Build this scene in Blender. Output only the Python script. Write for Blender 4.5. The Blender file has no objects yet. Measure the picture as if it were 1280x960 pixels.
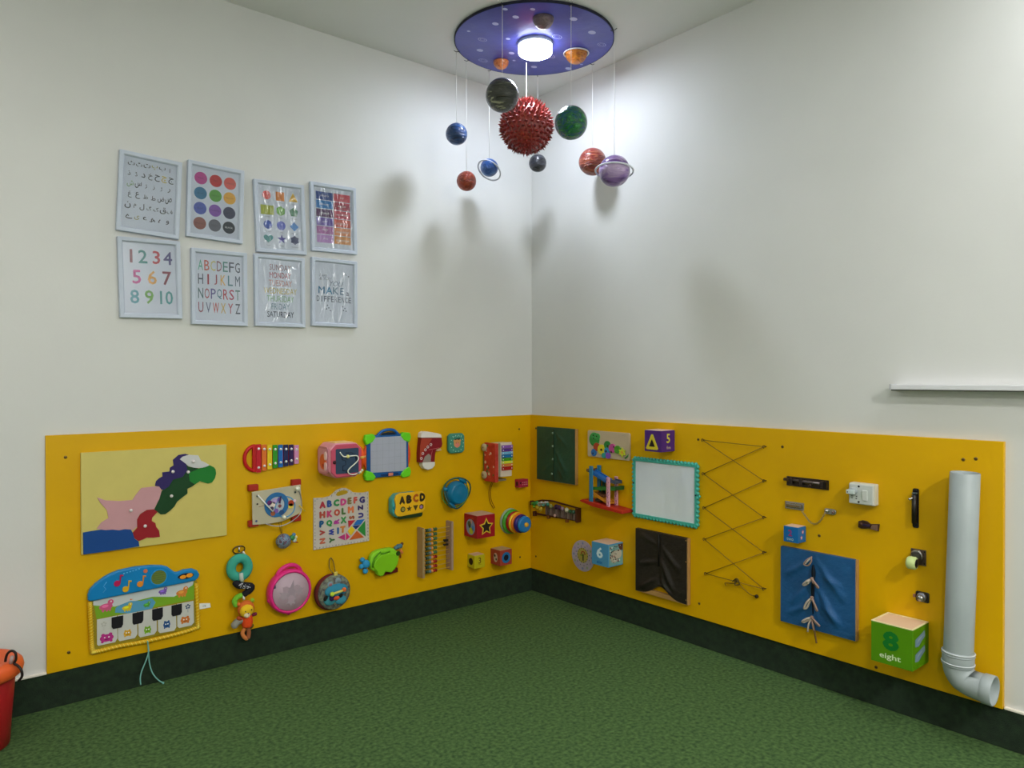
import bpy, bmesh, math, random
from mathutils import Vector, Matrix
random.seed(7)
sc = bpy.context.scene
COL = sc.collection

# ---------------------------------------------------------------- camera
cam_data = bpy.data.cameras.new('camera')
cam_data.sensor_width = 36.0
cam_data.lens = 36.0 * 917.94 / 1280.0
cam_data.clip_start = 0.05
cam = bpy.data.objects.new('camera', cam_data)
COL.objects.link(cam)
YAW, PITCH, ROLL = 0.8771, -0.0076, -0.0008
fw = Vector((math.cos(YAW) * math.cos(PITCH), math.sin(YAW) * math.cos(PITCH), math.sin(PITCH)))
rt = Vector((math.sin(YAW), -math.cos(YAW), 0.0))
up = rt.cross(fw)
rt2 = rt * math.cos(ROLL) + up * math.sin(ROLL)
up2 = up * math.cos(ROLL) - rt * math.sin(ROLL)
mw = Matrix((rt2, up2, -fw)).transposed().to_4x4()
mw.translation = Vector((-2.8632, -3.2605, 1.25))
cam.matrix_world = mw
sc.camera = cam

# ---------------------------------------------------------------- world and colour
world = bpy.data.worlds.new('world')
world.use_nodes = True
world.node_tree.nodes['Background'].inputs[0].default_value = (0.9, 0.95, 1.0, 1)
world.node_tree.nodes['Background'].inputs[1].default_value = 0.25
sc.world = world
sc.view_settings.view_transform = 'Standard'
sc.view_settings.look = 'None'
sc.view_settings.gamma = 1.0
sc.view_settings.exposure = 0.76
H = 2.891            # ceiling height
RX, RY = -4.6, -5.2  # the room's far sides behind the camera

# lamps: (x, y, strength of the diffuser)
DISC_LAMP = (-0.49, -0.585)
LAMP_POWER = 98.0
OTHER_LAMPS = [(-0.5, -2.95, 36.0, (.95, .98, 1), 'by the right wall'), (-3.3, -1.3, 34.0, (1, .98, .94), 'by the left wall'),
               (-3.3, -3.9, 108.0, (1, .98, .94), 'in the far corner behind the viewer'), (-1.6, -4.7, 235.0, (1, .98, .94), 'behind the viewer to the right')]

# ---------------------------------------------------------------- helpers
def lin(c):
    c /= 255.0
    return c / 12.92 if c <= 0.04045 else ((c + 0.055) / 1.055) ** 2.4
GAIN = 1.28
MATS = {}
def rgb(h, g=GAIN):
    return tuple(min(0.92, lin(int(h[i:i + 2], 16)) * g) for i in (0, 2, 4)) + (1,)
def M(h, rough=0.5, metal=0.0, g=GAIN, bump=0.0, bscale=60.0, coat=0.0):
    k = (h, rough, metal, g, bump, bscale, coat)
    if k in MATS: return MATS[k]
    m = bpy.data.materials.new('paint_' + h); m.use_nodes = True
    nt = m.node_tree; b = nt.nodes['Principled BSDF']
    tc = nt.nodes.new('ShaderNodeTexCoord')
    n = nt.nodes.new('ShaderNodeTexNoise'); n.inputs['Scale'].default_value = 14.0; n.inputs['Detail'].default_value = 3
    nt.links.new(tc.outputs['Object'], n.inputs['Vector'])
    mix = nt.nodes.new('ShaderNodeMix'); mix.data_type = 'RGBA'
    c = rgb(h, g)
    mix.inputs[6].default_value = tuple(v * 0.93 for v in c[:3]) + (1,)
    mix.inputs[7].default_value = tuple(min(.95, v * 1.06) for v in c[:3]) + (1,)
    nt.links.new(n.outputs['Fac'], mix.inputs[0]); nt.links.new(mix.outputs[2], b.inputs['Base Color'])
    b.inputs['Roughness'].default_value = rough; b.inputs['Metallic'].default_value = metal
    b.inputs['Coat Weight'].default_value = coat
    if not metal: b.inputs['Specular IOR Level'].default_value = .3
    if bump:
        n2 = nt.nodes.new('ShaderNodeTexNoise'); n2.inputs['Scale'].default_value = bscale; n2.inputs['Detail'].default_value = 4
        nt.links.new(tc.outputs['Object'], n2.inputs['Vector'])
        bp = nt.nodes.new('ShaderNodeBump'); bp.inputs['Strength'].default_value = bump; bp.inputs['Distance'].default_value = 0.004
        nt.links.new(n2.outputs['Fac'], bp.inputs['Height']); nt.links.new(bp.outputs[0], b.inputs['Normal'])
    MATS[k] = m
    return m
def streaks(name, cols, scale=(3, 3, 14), rough=0.3, bump=0.5, dist=1.5, g=.95):
    """wrapped and painted paper ball: uneven bands of colour"""
    m = bpy.data.materials.new(name); m.use_nodes = True
    nt = m.node_tree; b = nt.nodes['Principled BSDF']
    tc = nt.nodes.new('ShaderNodeTexCoord'); mp = nt.nodes.new('ShaderNodeMapping')
    mp.inputs['Scale'].default_value = scale; mp.inputs['Rotation'].default_value = (0.25, 0.15, 0)
    n = nt.nodes.new('ShaderNodeTexNoise'); n.inputs['Scale'].default_value = 5.0; n.inputs['Detail'].default_value = 5; n.inputs['Distortion'].default_value = dist
    r = nt.nodes.new('ShaderNodeValToRGB'); r.color_ramp.interpolation = 'EASE'
    el = r.color_ramp.elements
    el[0].position = 0.3; el[0].color = rgb(cols[0], g); el[1].position = 0.72; el[1].color = rgb(cols[-1], g)
    for i, c in enumerate(cols[1:-1]):
        e = el.new(0.3 + 0.42 * (i + 1) / (len(cols) - 1)); e.color = rgb(c, g)
    bp = nt.nodes.new('ShaderNodeBump'); bp.inputs['Strength'].default_value = min(1, bump * 1.5); bp.inputs['Distance'].default_value = 0.02
    L = nt.links.new
    L(tc.outputs['Object'], mp.inputs[0]); L(mp.outputs[0], n.inputs['Vector']); L(n.outputs['Fac'], r.inputs[0])
    L(r.outputs[0], b.inputs['Base Color']); L(n.outputs['Fac'], bp.inputs['Height']); L(bp.outputs[0], b.inputs['Normal'])
    b.inputs['Roughness'].default_value = rough; b.inputs['Coat Weight'].default_value = 0.3
    return m
def two_tone(name, c1, c2, scale, rough, bump, bscale, g=GAIN, contrast=(0.35, 0.65), bdist=0.01, detail=6.0):
    m = bpy.data.materials.new(name); m.use_nodes = True
    nt = m.node_tree; b = nt.nodes['Principled BSDF']; L = nt.links.new
    tc = nt.nodes.new('ShaderNodeTexCoord')
    n = nt.nodes.new('ShaderNodeTexNoise'); n.inputs['Scale'].default_value = scale; n.inputs['Detail'].default_value = detail
    r = nt.nodes.new('ShaderNodeValToRGB'); el = r.color_ramp.elements
    el[0].position, el[1].position = contrast; el[0].color = rgb(c1, g); el[1].color = rgb(c2, g)
    n2 = nt.nodes.new('ShaderNodeTexNoise'); n2.inputs['Scale'].default_value = bscale; n2.inputs['Detail'].default_value = 5
    bp = nt.nodes.new('ShaderNodeBump'); bp.inputs['Strength'].default_value = bump; bp.inputs['Distance'].default_value = bdist
    L(tc.outputs['Object'], n.inputs['Vector']); L(tc.outputs['Object'], n2.inputs['Vector']); L(n.outputs['Fac'], r.inputs[0])
    L(r.outputs[0], b.inputs['Base Color']); L(n2.outputs['Fac'], bp.inputs['Height']); L(bp.outputs[0], b.inputs['Normal'])
    b.inputs['Roughness'].default_value = rough
    return m
def glass_film(name, wavy):
    m = bpy.data.materials.new(name); m.use_nodes = True
    nt = m.node_tree; L = nt.links.new
    for n in list(nt.nodes): nt.nodes.remove(n)
    o = nt.nodes.new('ShaderNodeOutputMaterial'); mx = nt.nodes.new('ShaderNodeMixShader')
    t = nt.nodes.new('ShaderNodeBsdfTransparent'); t.inputs[0].default_value = (0.97, 0.98, 1, 1)
    g = nt.nodes.new('ShaderNodeBsdfGlossy'); g.inputs['Roughness'].default_value = 0.12 if wavy else 0.06
    f = nt.nodes.new('ShaderNodeFresnel'); f.inputs[0].default_value = 1.5
    L(f.outputs[0], mx.inputs[0]); L(t.outputs[0], mx.inputs[1]); L(g.outputs[0], mx.inputs[2]); L(mx.outputs[0], o.inputs[0])
    if wavy:
        tc = nt.nodes.new('ShaderNodeTexCoord'); mp = nt.nodes.new('ShaderNodeMapping'); mp.inputs['Scale'].default_value = (6, 6, 2.2)
        n = nt.nodes.new('ShaderNodeTexNoise'); n.inputs['Scale'].default_value = 3.0; n.inputs['Distortion'].default_value = 1.0
        bp = nt.nodes.new('ShaderNodeBump'); bp.inputs['Strength'].default_value = 0.9; bp.inputs['Distance'].default_value = 0.02
        L(tc.outputs['Object'], mp.inputs[0]); L(mp.outputs[0], n.inputs['Vector']); L(n.outputs['Fac'], bp.inputs['Height'])
        L(bp.outputs[0], g.inputs['Normal'])
    return m

def tag(o, label=None, cat=None, group=None, kind=None):
    if label: o['label'] = label
    if cat: o['category'] = cat
    if group: o['group'] = group
    if kind: o['kind'] = kind
    return o

class Thing:
    """a thing hung on a wall; wall coordinates: u along the wall, o out of it, z up. side 'L': u = x, 'R': u = -y, 'W': plain world x, y, z"""
    def __init__(s, name, label, cat, side, u, o, z, group=None, tilt=0.0):
        s.side = side; s.org = (u, o, z)
        e = bpy.data.objects.new(name, None); e.empty_display_size = 0.05
        COL.objects.link(e); s.obj = e
        s.place(e, tilt); tag(e, label, cat, group)
    def place(s, e, tilt=0.0):
        u, o, z = s.org
        if s.side == 'L': e.location = (u, -o, z); e.rotation_euler = (0, -tilt, 0)
        elif s.side == 'R':
            e.location = (-o, -u, z)
            e.rotation_euler = (Matrix.Rotation(-math.pi / 2, 3, 'Z') @ Matrix.Rotation(-tilt, 3, 'Y')).to_euler()
        else: e.location = (u, o, z)
class Solo(Thing):
    """a thing made of one mesh"""
    def __init__(s, side, u, o, z):
        s.side = side; s.org = (u, o, z); s.obj = None

class MB:
    def __init__(s, th, local=False):
        s.th = th; s.v = []; s.f = []; s.fm = []; s.sm = []; s.mats = []; s.face = None; s.local = local; s.marks = None; s.mark = 'printed_shape'
    def mi(s, m):
        if isinstance(m, str): m = M(m)
        if m not in s.mats: s.mats.append(m)
        return s.mats.index(m)
    def P(s, p):
        if s.face: p = s.face(p)
        if s.th is None: return Vector(p)
        u, o, z = p; a, b, c = s.th.org
        if s.local: a = b = c = 0
        if s.th.side == 'W': return Vector((u - a, o - b, z - c))
        return Vector((u - a, -(o - b), z - c))
    def add(s, vs, fs, m, smooth=False):
        if s.marks is not None: s.marks.append((len(s.f), s.mark))
        k = len(s.v); s.v += [s.P(p) for p in vs]; i = s.mi(m)
        for f in fs: s.f.append([k + j for j in f]); s.fm.append(i); s.sm.append(smooth)
    def box(s, u0, u1, o0, o1, z0, z1, m):
        vs = [(u, o, z) for u in (u0, u1) for o in (o0, o1) for z in (z0, z1)]
        s.add(vs, [(0, 1, 3, 2), (4, 6, 7, 5), (0, 4, 5, 1), (2, 3, 7, 6), (0, 2, 6, 4), (1, 5, 7, 3)], m)
    def poly(s, pts, o0, o1, m):
        """prism: outline in (u, z), from o0 out to o1"""
        n = len(pts)
        s.add([(x, o0, z) for x, z in pts] + [(x, o1, z) for x, z in pts],
              [list(range(n)), list(range(2 * n - 1, n - 1, -1))] + [(i, i + n, (i + 1) % n + n, (i + 1) % n) for i in range(n)], m)
    def flat(s, pts, o, m):
        s.add([(x, o, z) for x, z in pts], [list(range(len(pts)))], m)
    def disc(s, u, z, r, o0, o1, m, n=24, rz=None, a0=0):
        rz = rz or r
        s.poly([(u + r * math.cos(a0 + 2 * math.pi * i / n), z + rz * math.sin(a0 + 2 * math.pi * i / n)) for i in range(n)], o0, o1, m)
    def dot(s, u, z, r, o, m, n=14, rz=None):
        rz = rz or r
        s.flat([(u + r * math.cos(2 * math.pi * i / n), z + rz * math.sin(2 * math.pi * i / n)) for i in range(n)], o, m)
    def ring(s, u, z, r0, r1, o0, o1, m, n=28, zs=1.0):
        vs = []
        for i in range(n):
            c, d = math.cos(2 * math.pi * i / n), math.sin(2 * math.pi * i / n) * zs
            vs += [(u + r0 * c, o0, z + r0 * d), (u + r1 * c, o0, z + r1 * d), (u + r1 * c, o1, z + r1 * d), (u + r0 * c, o1, z + r0 * d)]
        fs = []
        for i in range(n):
            a, b = 4 * i, 4 * ((i + 1) % n)
            for k in range(4): fs.append((a + k, a + (k + 1) % 4, b + (k + 1) % 4, b + k))
        s.add(vs, fs, m)
    def tube(s, pts, r, m, n=8, closed=False, r2=None, cap=True):
        pts = [Vector(p) for p in pts]; N = len(pts); vs = []; fs = []; prev = None
        for i, p in enumerate(pts):
            if closed: t = pts[(i + 1) % N] - pts[i - 1]
            else: t = pts[min(i + 1, N - 1)] - pts[max(i - 1, 0)]
            t.normalize()
            if prev is None:
                a = Vector((0, 0, 1)) if abs(t.z) < 0.9 else Vector((1, 0, 0))
                x = t.cross(a).normalized()
            else:
                x = (prev - t * prev.dot(t)).normalized()
            prev = x; y = t.cross(x)
            rr = r if r2 is None else r + (r2 - r) * i / (N - 1)
            if isinstance(r, (list, tuple)): rr = r[i]
            for k in range(n):
                a = 2 * math.pi * k / n
                vs.append(tuple(p + x * rr * math.cos(a) + y * rr * math.sin(a)))
        for i in range(N if closed else N - 1):
            j = (i + 1) % N
            for k in range(n): fs.append((i * n + k, i * n + (k + 1) % n, j * n + (k + 1) % n, j * n + k))
        if not closed and cap: fs += [list(range(n)), list(range((N - 1) * n, N * n))]
        s.add(vs, fs, m, True)
    def lathe(s, c, prof, m, axis='o', n=24, cap=True):
        """prof: list of (radius, distance along the axis)"""
        vs = []; fs = []
        for r, h in prof:
            for k in range(n):
                a = 2 * math.pi * k / n; x, y = r * math.cos(a), r * math.sin(a)
                vs.append({'o': (c[0] + x, c[1] + h, c[2] + y), 'z': (c[0] + x, c[1] + y, c[2] + h), 'u': (c[0] + h, c[1] + x, c[2] + y)}[axis])
        for i in range(len(prof) - 1):
            for k in range(n): fs.append((i * n + k, i * n + (k + 1) % n, (i + 1) * n + (k + 1) % n, (i + 1) * n + k))
        if cap: fs += [list(range(n)), list(range((len(prof) - 1) * n, len(prof) * n))]
        s.add(vs, fs, m, True)
    def ball(s, u, o, z, r, m, n=12, so=1.0, sz=1.0, su=1.0):
        k = max(4, n // 2); vs = [(u, o, z + r * sz)]; fs = []
        for i in range(1, k):
            t = math.pi * i / k
            for j in range(n):
                a = 2 * math.pi * j / n
                vs.append((u + su * r * math.sin(t) * math.cos(a), o + so * r * math.sin(t) * math.sin(a), z + sz * r * math.cos(t)))
        vs.append((u, o, z - r * sz))
        for j in range(n): fs.append((0, 1 + j, 1 + (j + 1) % n)); fs.append((len(vs) - 1, 1 + (k - 2) * n + (j + 1) % n, 1 + (k - 2) * n + j))
        for i in range(k - 2):
            for j in range(n): fs.append((1 + i * n + j, 1 + (i + 1) * n + j, 1 + (i + 1) * n + (j + 1) % n, 1 + i * n + (j + 1) % n))
        s.add(vs, fs, m, True)
    def text(s, t, u, z, h, m, o, w=None, bold=0.0, shear=0.0, rot=0.0, depth=0.0, wmax=None):
        vs, fs = glyphs(t, 0.0, shear)
        if not vs: return
        nv = len(vs)
        if bold:      # heavier strokes: the same outlines set slightly apart
            k0 = len(vs); b = bold * .8; V, F = list(vs), list(fs)
            for i, (dx, dy) in enumerate(((b, 0), (-b, 0), (0, b), (0, -b))):
                V += [(x + dx, y + dy) for x, y in vs]; F += [[j + k0 * (i + 1) for j in f] for f in fs]
            vs, fs = V, F
        x0 = min(v[0] for v in vs); x1 = max(v[0] for v in vs); y0 = min(v[1] for v in vs); y1 = max(v[1] for v in vs)
        k = h / max(1e-6, y1 - y0); kx = k if w is None else w / (x1 - x0)
        if wmax and (x1 - x0) * kx > wmax: kx = wmax / (x1 - x0)
        ca, sa = math.cos(rot), math.sin(rot); out = []
        for x, y in vs:
            a, b = (x - (x0 + x1) / 2) * kx, (y - (y0 + y1) / 2) * k
            out.append((u + a * ca - b * sa, o + (len(out) // nv) * 4e-5, z + a * sa + b * ca))
        s.mark = 'printed_letter' if len(t) == 1 else 'printed_word'
        s.add(out, fs, m); s.mark = 'printed_shape'
        if depth:
            n = len(out); e = {}
            for f in fs:
                for i in range(len(f)):
                    a, b = f[i], f[(i + 1) % len(f)]; key = (min(a, b), max(a, b)); e[key] = e.get(key, 0) + 1
            back = [(p[0], o - depth, p[2]) for p in out]
            s.add(out + back, [(a, b, b + n, a + n) for (a, b), c in e.items() if c == 1], m)
    def build_each(s, parent, marks, fallback):
        """one part per printed mark: marks holds (first face, name)"""
        ends = [m[0] for m in marks[1:]] + [len(s.f)]
        for (a, nm), b in zip(marks, ends):
            q = MB(None); idx = {}; 
            for f, mi_ in zip(s.f[a:b], s.fm[a:b]):
                for v in f:
                    if v not in idx: idx[v] = len(q.v); q.v.append(s.v[v])
                q.f.append([idx[v] for v in f]); k = s.mats[mi_]
                q.fm.append(q.mi(k)); q.sm.append(False)
            if q.f: q.build(nm, parent)
    def build(s, name, parent=None, bevel=0.0, seg=2, label=None, kind=None, doub=False):
        me = bpy.data.meshes.new(name); me.from_pydata([tuple(v) for v in s.v], [], s.f)
        for m in s.mats: me.materials.append(m)
        for p, i, sm in zip(me.polygons, s.fm, s.sm): p.material_index = i; p.use_smooth = sm
        bm = bmesh.new(); bm.from_mesh(me)
        if doub: bmesh.ops.remove_doubles(bm, verts=bm.verts, dist=1e-6)
        bmesh.ops.recalc_face_normals(bm, faces=bm.faces); bm.to_mesh(me); bm.free()
        me.validate(); me.update()
        o = bpy.data.objects.new(name, me); COL.objects.link(o)
        if bevel:
            b = o.modifiers.new('bevel', 'BEVEL'); b.width = bevel; b.segments = seg; b.limit_method = 'ANGLE'; b.angle_limit = math.radians(40)
        if parent is not None:
            o.parent = parent
        elif s.th is not None:
            s.th.place(o); s.th.obj = o
        if label: o['label'] = label
        if kind: o['kind'] = kind
        return o
GC = {}
def glyphs(t, bold, shear):
    k = (t, bold, shear)
    if k not in GC:
        c = bpy.data.curves.new('text', 'FONT'); c.body = t; c.offset = bold; c.shear = shear; c.resolution_u = 2
        ob = bpy.data.objects.new('text', c); me = bpy.data.meshes.new_from_object(ob)
        GC[k] = ([(v.co.x, v.co.y) for v in me.vertices], [list(p.vertices) for p in me.polygons])
        bpy.data.objects.remove(ob); bpy.data.curves.remove(c); bpy.data.meshes.remove(me)
    return GC[k]
def left_face(u, d):    # the side of a left-wall box that looks towards -u; a runs from the wall out
    return lambda p: (u - p[1], p[0], p[2])
def right_face(u):      # the side of a right-wall box that looks towards +u; a runs from the front back to the wall
    return lambda p: (u + p[1], -p[0], p[2])
def arc(cu, cz, r, a0, a1, o, n=14, rz=None):
    rz = rz or r
    return [(cu + r * math.cos(math.radians(a0 + (a1 - a0) * i / n)), o, cz + rz * math.sin(math.radians(a0 + (a1 - a0) * i / n))) for i in range(n + 1)]
def smooth(pts, k=4):
    """Catmull-Rom through the points"""
    P = [Vector(p) for p in pts]; out = []
    for i in range(len(P) - 1):
        a, b, c, d = P[max(i - 1, 0)], P[i], P[i + 1], P[min(i + 2, len(P) - 1)]
        for j in range(k):
            t = j / k
            out.append(0.5 * ((2 * b) + (c - a) * t + (2 * a - 5 * b + 4 * c - d) * t * t + (3 * b - a - 3 * c + d) * t ** 3))
    out.append(P[-1]); return [tuple(p) for p in out]
def part(th, name, fn, bevel=0.0, parent=None, label=None, kind=None, seg=2):
    mb = MB(th); fn(mb); return mb.build(name, parent or th.obj, bevel, seg, label, kind)
def sub(th, name, parent, fn, bevel=0.0, label=None, kind=None):
    return part(th, name, fn, bevel, parent, label, kind)

# ---------------------------------------------------------------- lamps of the room
def lamp_mat(strength, col):
    m = bpy.data.materials.new('lamp_diffuser'); m.use_nodes = True
    b = m.node_tree.nodes['Principled BSDF']
    b.inputs['Base Color'].default_value = (0.9, 0.93, 1, 1)
    b.inputs['Emission Color'].default_value = (*col, 1); b.inputs['Emission Strength'].default_value = strength
    return m
def ceiling_lamp(x, y, zt, power, label, r=0.082, group=None, col=(.80, .88, 1.0)):
    t = Thing('ceiling_lamp', label, 'lamp', 'W', x, y, zt, group)
    mb = MB(t); mb.lathe((x, y, zt), [(r + .004, 0), (r + .004, -.014), (r, -.016)], M('B8C0D0', .4), 'z', 40); mb.build('base', t.obj)
    mb = MB(t); mb.lathe((x, y, zt), [(r, -.016), (r, -.048), (r - .005, -.053)], lamp_mat(power * .08, col), 'z', 40, False); mb.lathe((x, y, zt), [(r - .005, -.053), (r - .03, -.056), (0.001, -.057)], lamp_mat(power, col), 'z', 40, False); mb.build('diffuser', t.obj)
    return t
ceiling_lamp(DISC_LAMP[0], DISC_LAMP[1], H - .014, LAMP_POWER, 'round white lamp glowing in the middle of the blue disc')
for x, y, p, c, w in OTHER_LAMPS:
    ceiling_lamp(x, y, H, p, 'round white ceiling lamp outside the picture ' + w, .14, 'plain ceiling lamps of the room', c)

# ---------------------------------------------------------------- room shell
wall_mat = two_tone('wall_paint', 'D9D9D7', 'DFDFDD', 1.5, .55, .12, 90, 1.0, bdist=.002)
ceil_mat = two_tone('ceiling_paint', 'E2E2E0', 'E8E8E6', 1.2, .7, .1, 60, 1.0, bdist=.002)
carpet_mat = two_tone('carpet', '2A4A20', '587A3E', 70, .95, 1.0, 420, 1.16, (.32, .7), .006, 9)
skirt_mat = two_tone('carpet_upstand', '18291A', '243B24', 40, .95, 1.0, 420, 1.0, (.3, .7), .006, 9)
def shell(name, x0, x1, y0, y1, z0, z1, m, bevel=0):
    mb = MB(None); mb.box(x0, x1, y0, y1, z0, z1, m); o = mb.build(name, None, bevel); o['kind'] = 'structure'; return o
shell('floor', RX, 0, RY, 0, -.1, 0, carpet_mat)
shell('ceiling', RX, 0, RY, 0, H, H + .1, ceil_mat)
shell('wall_left', RX, 0, 0, .12, -.1, H + .1, wall_mat)
shell('wall_right', 0, .12, RY, .12, -.1, H + .1, wall_mat)
shell('wall_back', RX, 0, RY - .12, RY, -.1, H + .1, wall_mat)
shell('wall_front', RX - .12, RX, RY - .12, .12, -.1, H + .1, wall_mat)
SK = .1325
shell('baseboard_left', RX, 0, -.0105, 0, 0, SK, skirt_mat, .002)
shell('baseboard_right', -.0105, 0, RY, -.0105, 0, SK, skirt_mat, .002)
ledge = M('D8D2C8', .6)
shell('trim_1', RX, -2.447, -.0125, 0, SK + .0003, SK + .009, ledge, .002)
shell('trim_2', -.0125, 0, RY, -2.424, SK + .0003, SK + .009, ledge, .002)
DOODLES = [(-0.811, -0.477, 0.0084, 0), (-0.759, -0.613, 0.0164, 0), (-0.728, -0.721, 0.0161, 0), (-0.515, -0.874, 0.0194, 0), (-0.357, -0.837, 0.0202, 0), (-0.709, -0.45, 0.024, 1), (-0.229, -0.779, 0.0244, 1), (-0.649, -0.351, 0.0177, 0), (-0.62, -0.535, 0.012, 0), (-0.508, -0.427, 0.0161, 0), (-0.566, -0.269, 0.0256, 1), (-0.314, -0.377, 0.0168, 0), (-0.161, -0.477, 0.0188, 0), (-0.453, -0.7, 0.0272, 1), (-0.332, -0.524, 0.0253, 1), (-0.809, -0.745, 0.0126, 0), (-0.715, -0.822, 0.0126, 0), (-0.444, -0.37, 0.0091, 0), (-0.144, -0.556, 0.0093, 0)]
HB = [(-0.624, -0.791), (-0.487, -0.317), (-0.263, -0.637)]

# ---------------------------------------------------------------- yellow boards
yellow = two_tone('yellow_laminate', 'B98D00', 'BF9300', 2.2, .38, .15, 25, 1.5, bdist=.001)
yellow.node_tree.nodes['Principled BSDF'].inputs['Specular IOR Level'].default_value = .25
ZB, ZT = .1345, 1.036
def board(side, label, u0, u1, th, screws):
    t = Thing('board', label, 'board', side, (u0 + u1) / 2, 0, ZB)
    part(t, 'panel', lambda b: b.box(u0, u1, .0012, th, ZB, ZT, yellow), .0015)
    mb = MB(t); mb.lathe((0, 0, 0), [(.0062, 0), (.0058, .0015), (.003, .0024), (.0008, .0024)], M('6A5428', .4, .6), 'o', 12)
    mb.box(-.004, .004, .0022, .0027, -.0007, .0007, M('201808'))
    me = None
    for (u, z) in screws:
        if me is None:
            for i, v in enumerate(mb.v): mb.v[i] = Vector((v.x + t.org[0], v.y - 0, v.z + t.org[2]))
            o = mb.build('screw', t.obj); me = o.data
        else:
            o = bpy.data.objects.new('screw', me); COL.objects.link(o); o.parent = t.obj
        o.location = (u - t.org[0], -th, z - t.org[2])
    return t
board('L', 'large yellow wooden board of toys on the left wall', -2.447, -.001, .012, [(-2.382, .95), (-2.375, .2), (-.108, .956), (-.102, .211)])
board('R', 'large yellow wooden board of latches and puzzles on the right wall', .014, 2.422, .02,
      [(.06, .959), (.059, .211), (1.194, .966), (1.2, .204), (1.617, .962), (2.339, .972), (2.005, .151), (2.3, .966), (1.779, .615)])
BL, BR = .012, .02

# ---------------------------------------------------------------- framed prints
FRM = M('B4BCCB', .45); SHEET = M('CED3E0', .6)
film = glass_film('plastic_film', False); film_w = glass_film('creased_plastic_film', True)
def picture(u, z, tilt, label, draw, wavy=False, w=.235, h=.322):
    t = Thing('framed_picture', label, 'picture', 'L', u, .0005, z, 'framed learning prints', math.radians(tilt))
    t.org = (0, 0, 0)     # contents are drawn round the frame's own centre
    a, b = w / 2, h / 2; k = .019
    mb = MB(t)
    out = [(-a, -b), (a, -b), (a, b), (-a, b)]; mid = [(-a + k * .75, -b + k * .75), (a - k * .75, -b + k * .75), (a - k * .75, b - k * .75), (-a + k * .75, b - k * .75)]
    inn = [(-a + k, -b + k), (a - k, -b + k), (a - k, b - k), (-a + k, b - k)]
    rings = [[(x, 0.001, y) for x, y in out], [(x, .019, y) for x, y in out], [(x * .99, .021, y * .993) for x, y in out], [(x, .020, y) for x, y in mid], [(x, .0135, y) for x, y in inn], [(x, .001, y) for x, y in inn]]
    vs = [p for r in rings for p in r]; fs = []
    for i in range(5):
        for j in range(4): fs.append((i * 4 + j, i * 4 + (j + 1) % 4, (i + 1) * 4 + (j + 1) % 4, (i + 1) * 4 + j))
    mb.add(vs, fs, FRM); mb.build('frame', t.obj, .001)
    part(t, 'sheet', lambda m: m.box(-a + k, a - k, .001, .009, -b + k, b - k, SHEET))
    mb = MB(t); mb.marks = []; draw(mb, .0094); mb.build_each(t.obj, mb.marks, 'print')
    part(t, 'glass', lambda m: m.box(-a + k, a - k, .0112, .0122, -b + k, b - k, film_w if wavy else film))
    return t
W2, H2 = .0985, .142   # half size of the open sheet
def d_urdu(m, o):
    rows = [('ا ب پ ت ٹ ث', 0.1, .118), ('ج چ ح خ د ڈ ذ', .04, .077), ('ر ڑ ز ژ س ش', -.0, .035), ('ص ض ط ظ ع غ', 0, -.008), ('ف ق ک گ ل م ن', 0, -.052), ('و ہ ھ ء ی ے', 0, -.098)]
    green = {'پ': 'A8A03C', 'چ': 'C8B030', 'ش': '7FA070', 'ی': '9A9050'}
    for r, (s, _, z) in enumerate(rows):
        L = s.split(' '); n = len(L); span = .158 if n > 6 else .145
        for i, ch in enumerate(L):
            u = span / 2 - i * span / (n - 1)
            big = ch in 'جچحخسشصضعغقلن'
            m.text(ch, u, z, .027 if big else .0175, green.get(ch, '30333C'), o, wmax=.025, bold=.012)
def d_colors(m, o):
    cs = ['B8488E', 'C0383F', 'D05A50', '3F7A9E', '5FA045', 'DFA63A', '5060AE', '8658A8', '40425C', '8F5A52', '6B6C76', '30363F']
    ws = ['PINK', 'RED', 'ORANGE', 'BLUE', 'GREEN', 'YELLOW', 'BLUE', 'PURPLE', 'NAVY', 'BROWN', 'GREY', 'BLACK']
    for i, c in enumerate(cs):
        x = (-.062, 0, .06)[i % 3]; z = .095 - (i // 3) * .064
        m.dot(x, z, .0262, o, M(c), 28)
        m.text(ws[i], x, z, .0075, 'D8D8D8' if i == 11 else {'DFA63A': 'B07828'}.get(c, '%02X%02X%02X' % tuple(int(int(c[j:j + 2], 16) * .72) for j in (0, 2, 4))), o + .0003, wmax=.036)
def star_pts(x, z, r, q=.42, n=5, a=90):
    return [(x + (r if i % 2 == 0 else r * q) * math.cos(math.radians(a + 180 * i / n)), z + (r if i % 2 == 0 else r * q) * math.sin(math.radians(a + 180 * i / n))) for i in range(2 * n)]
def ngon(x, z, r, n, a=90):
    return [(x + r * math.cos(math.radians(a + 360 * i / n)), z + r * math.sin(math.radians(a + 360 * i / n))) for i in range(n)]
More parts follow.
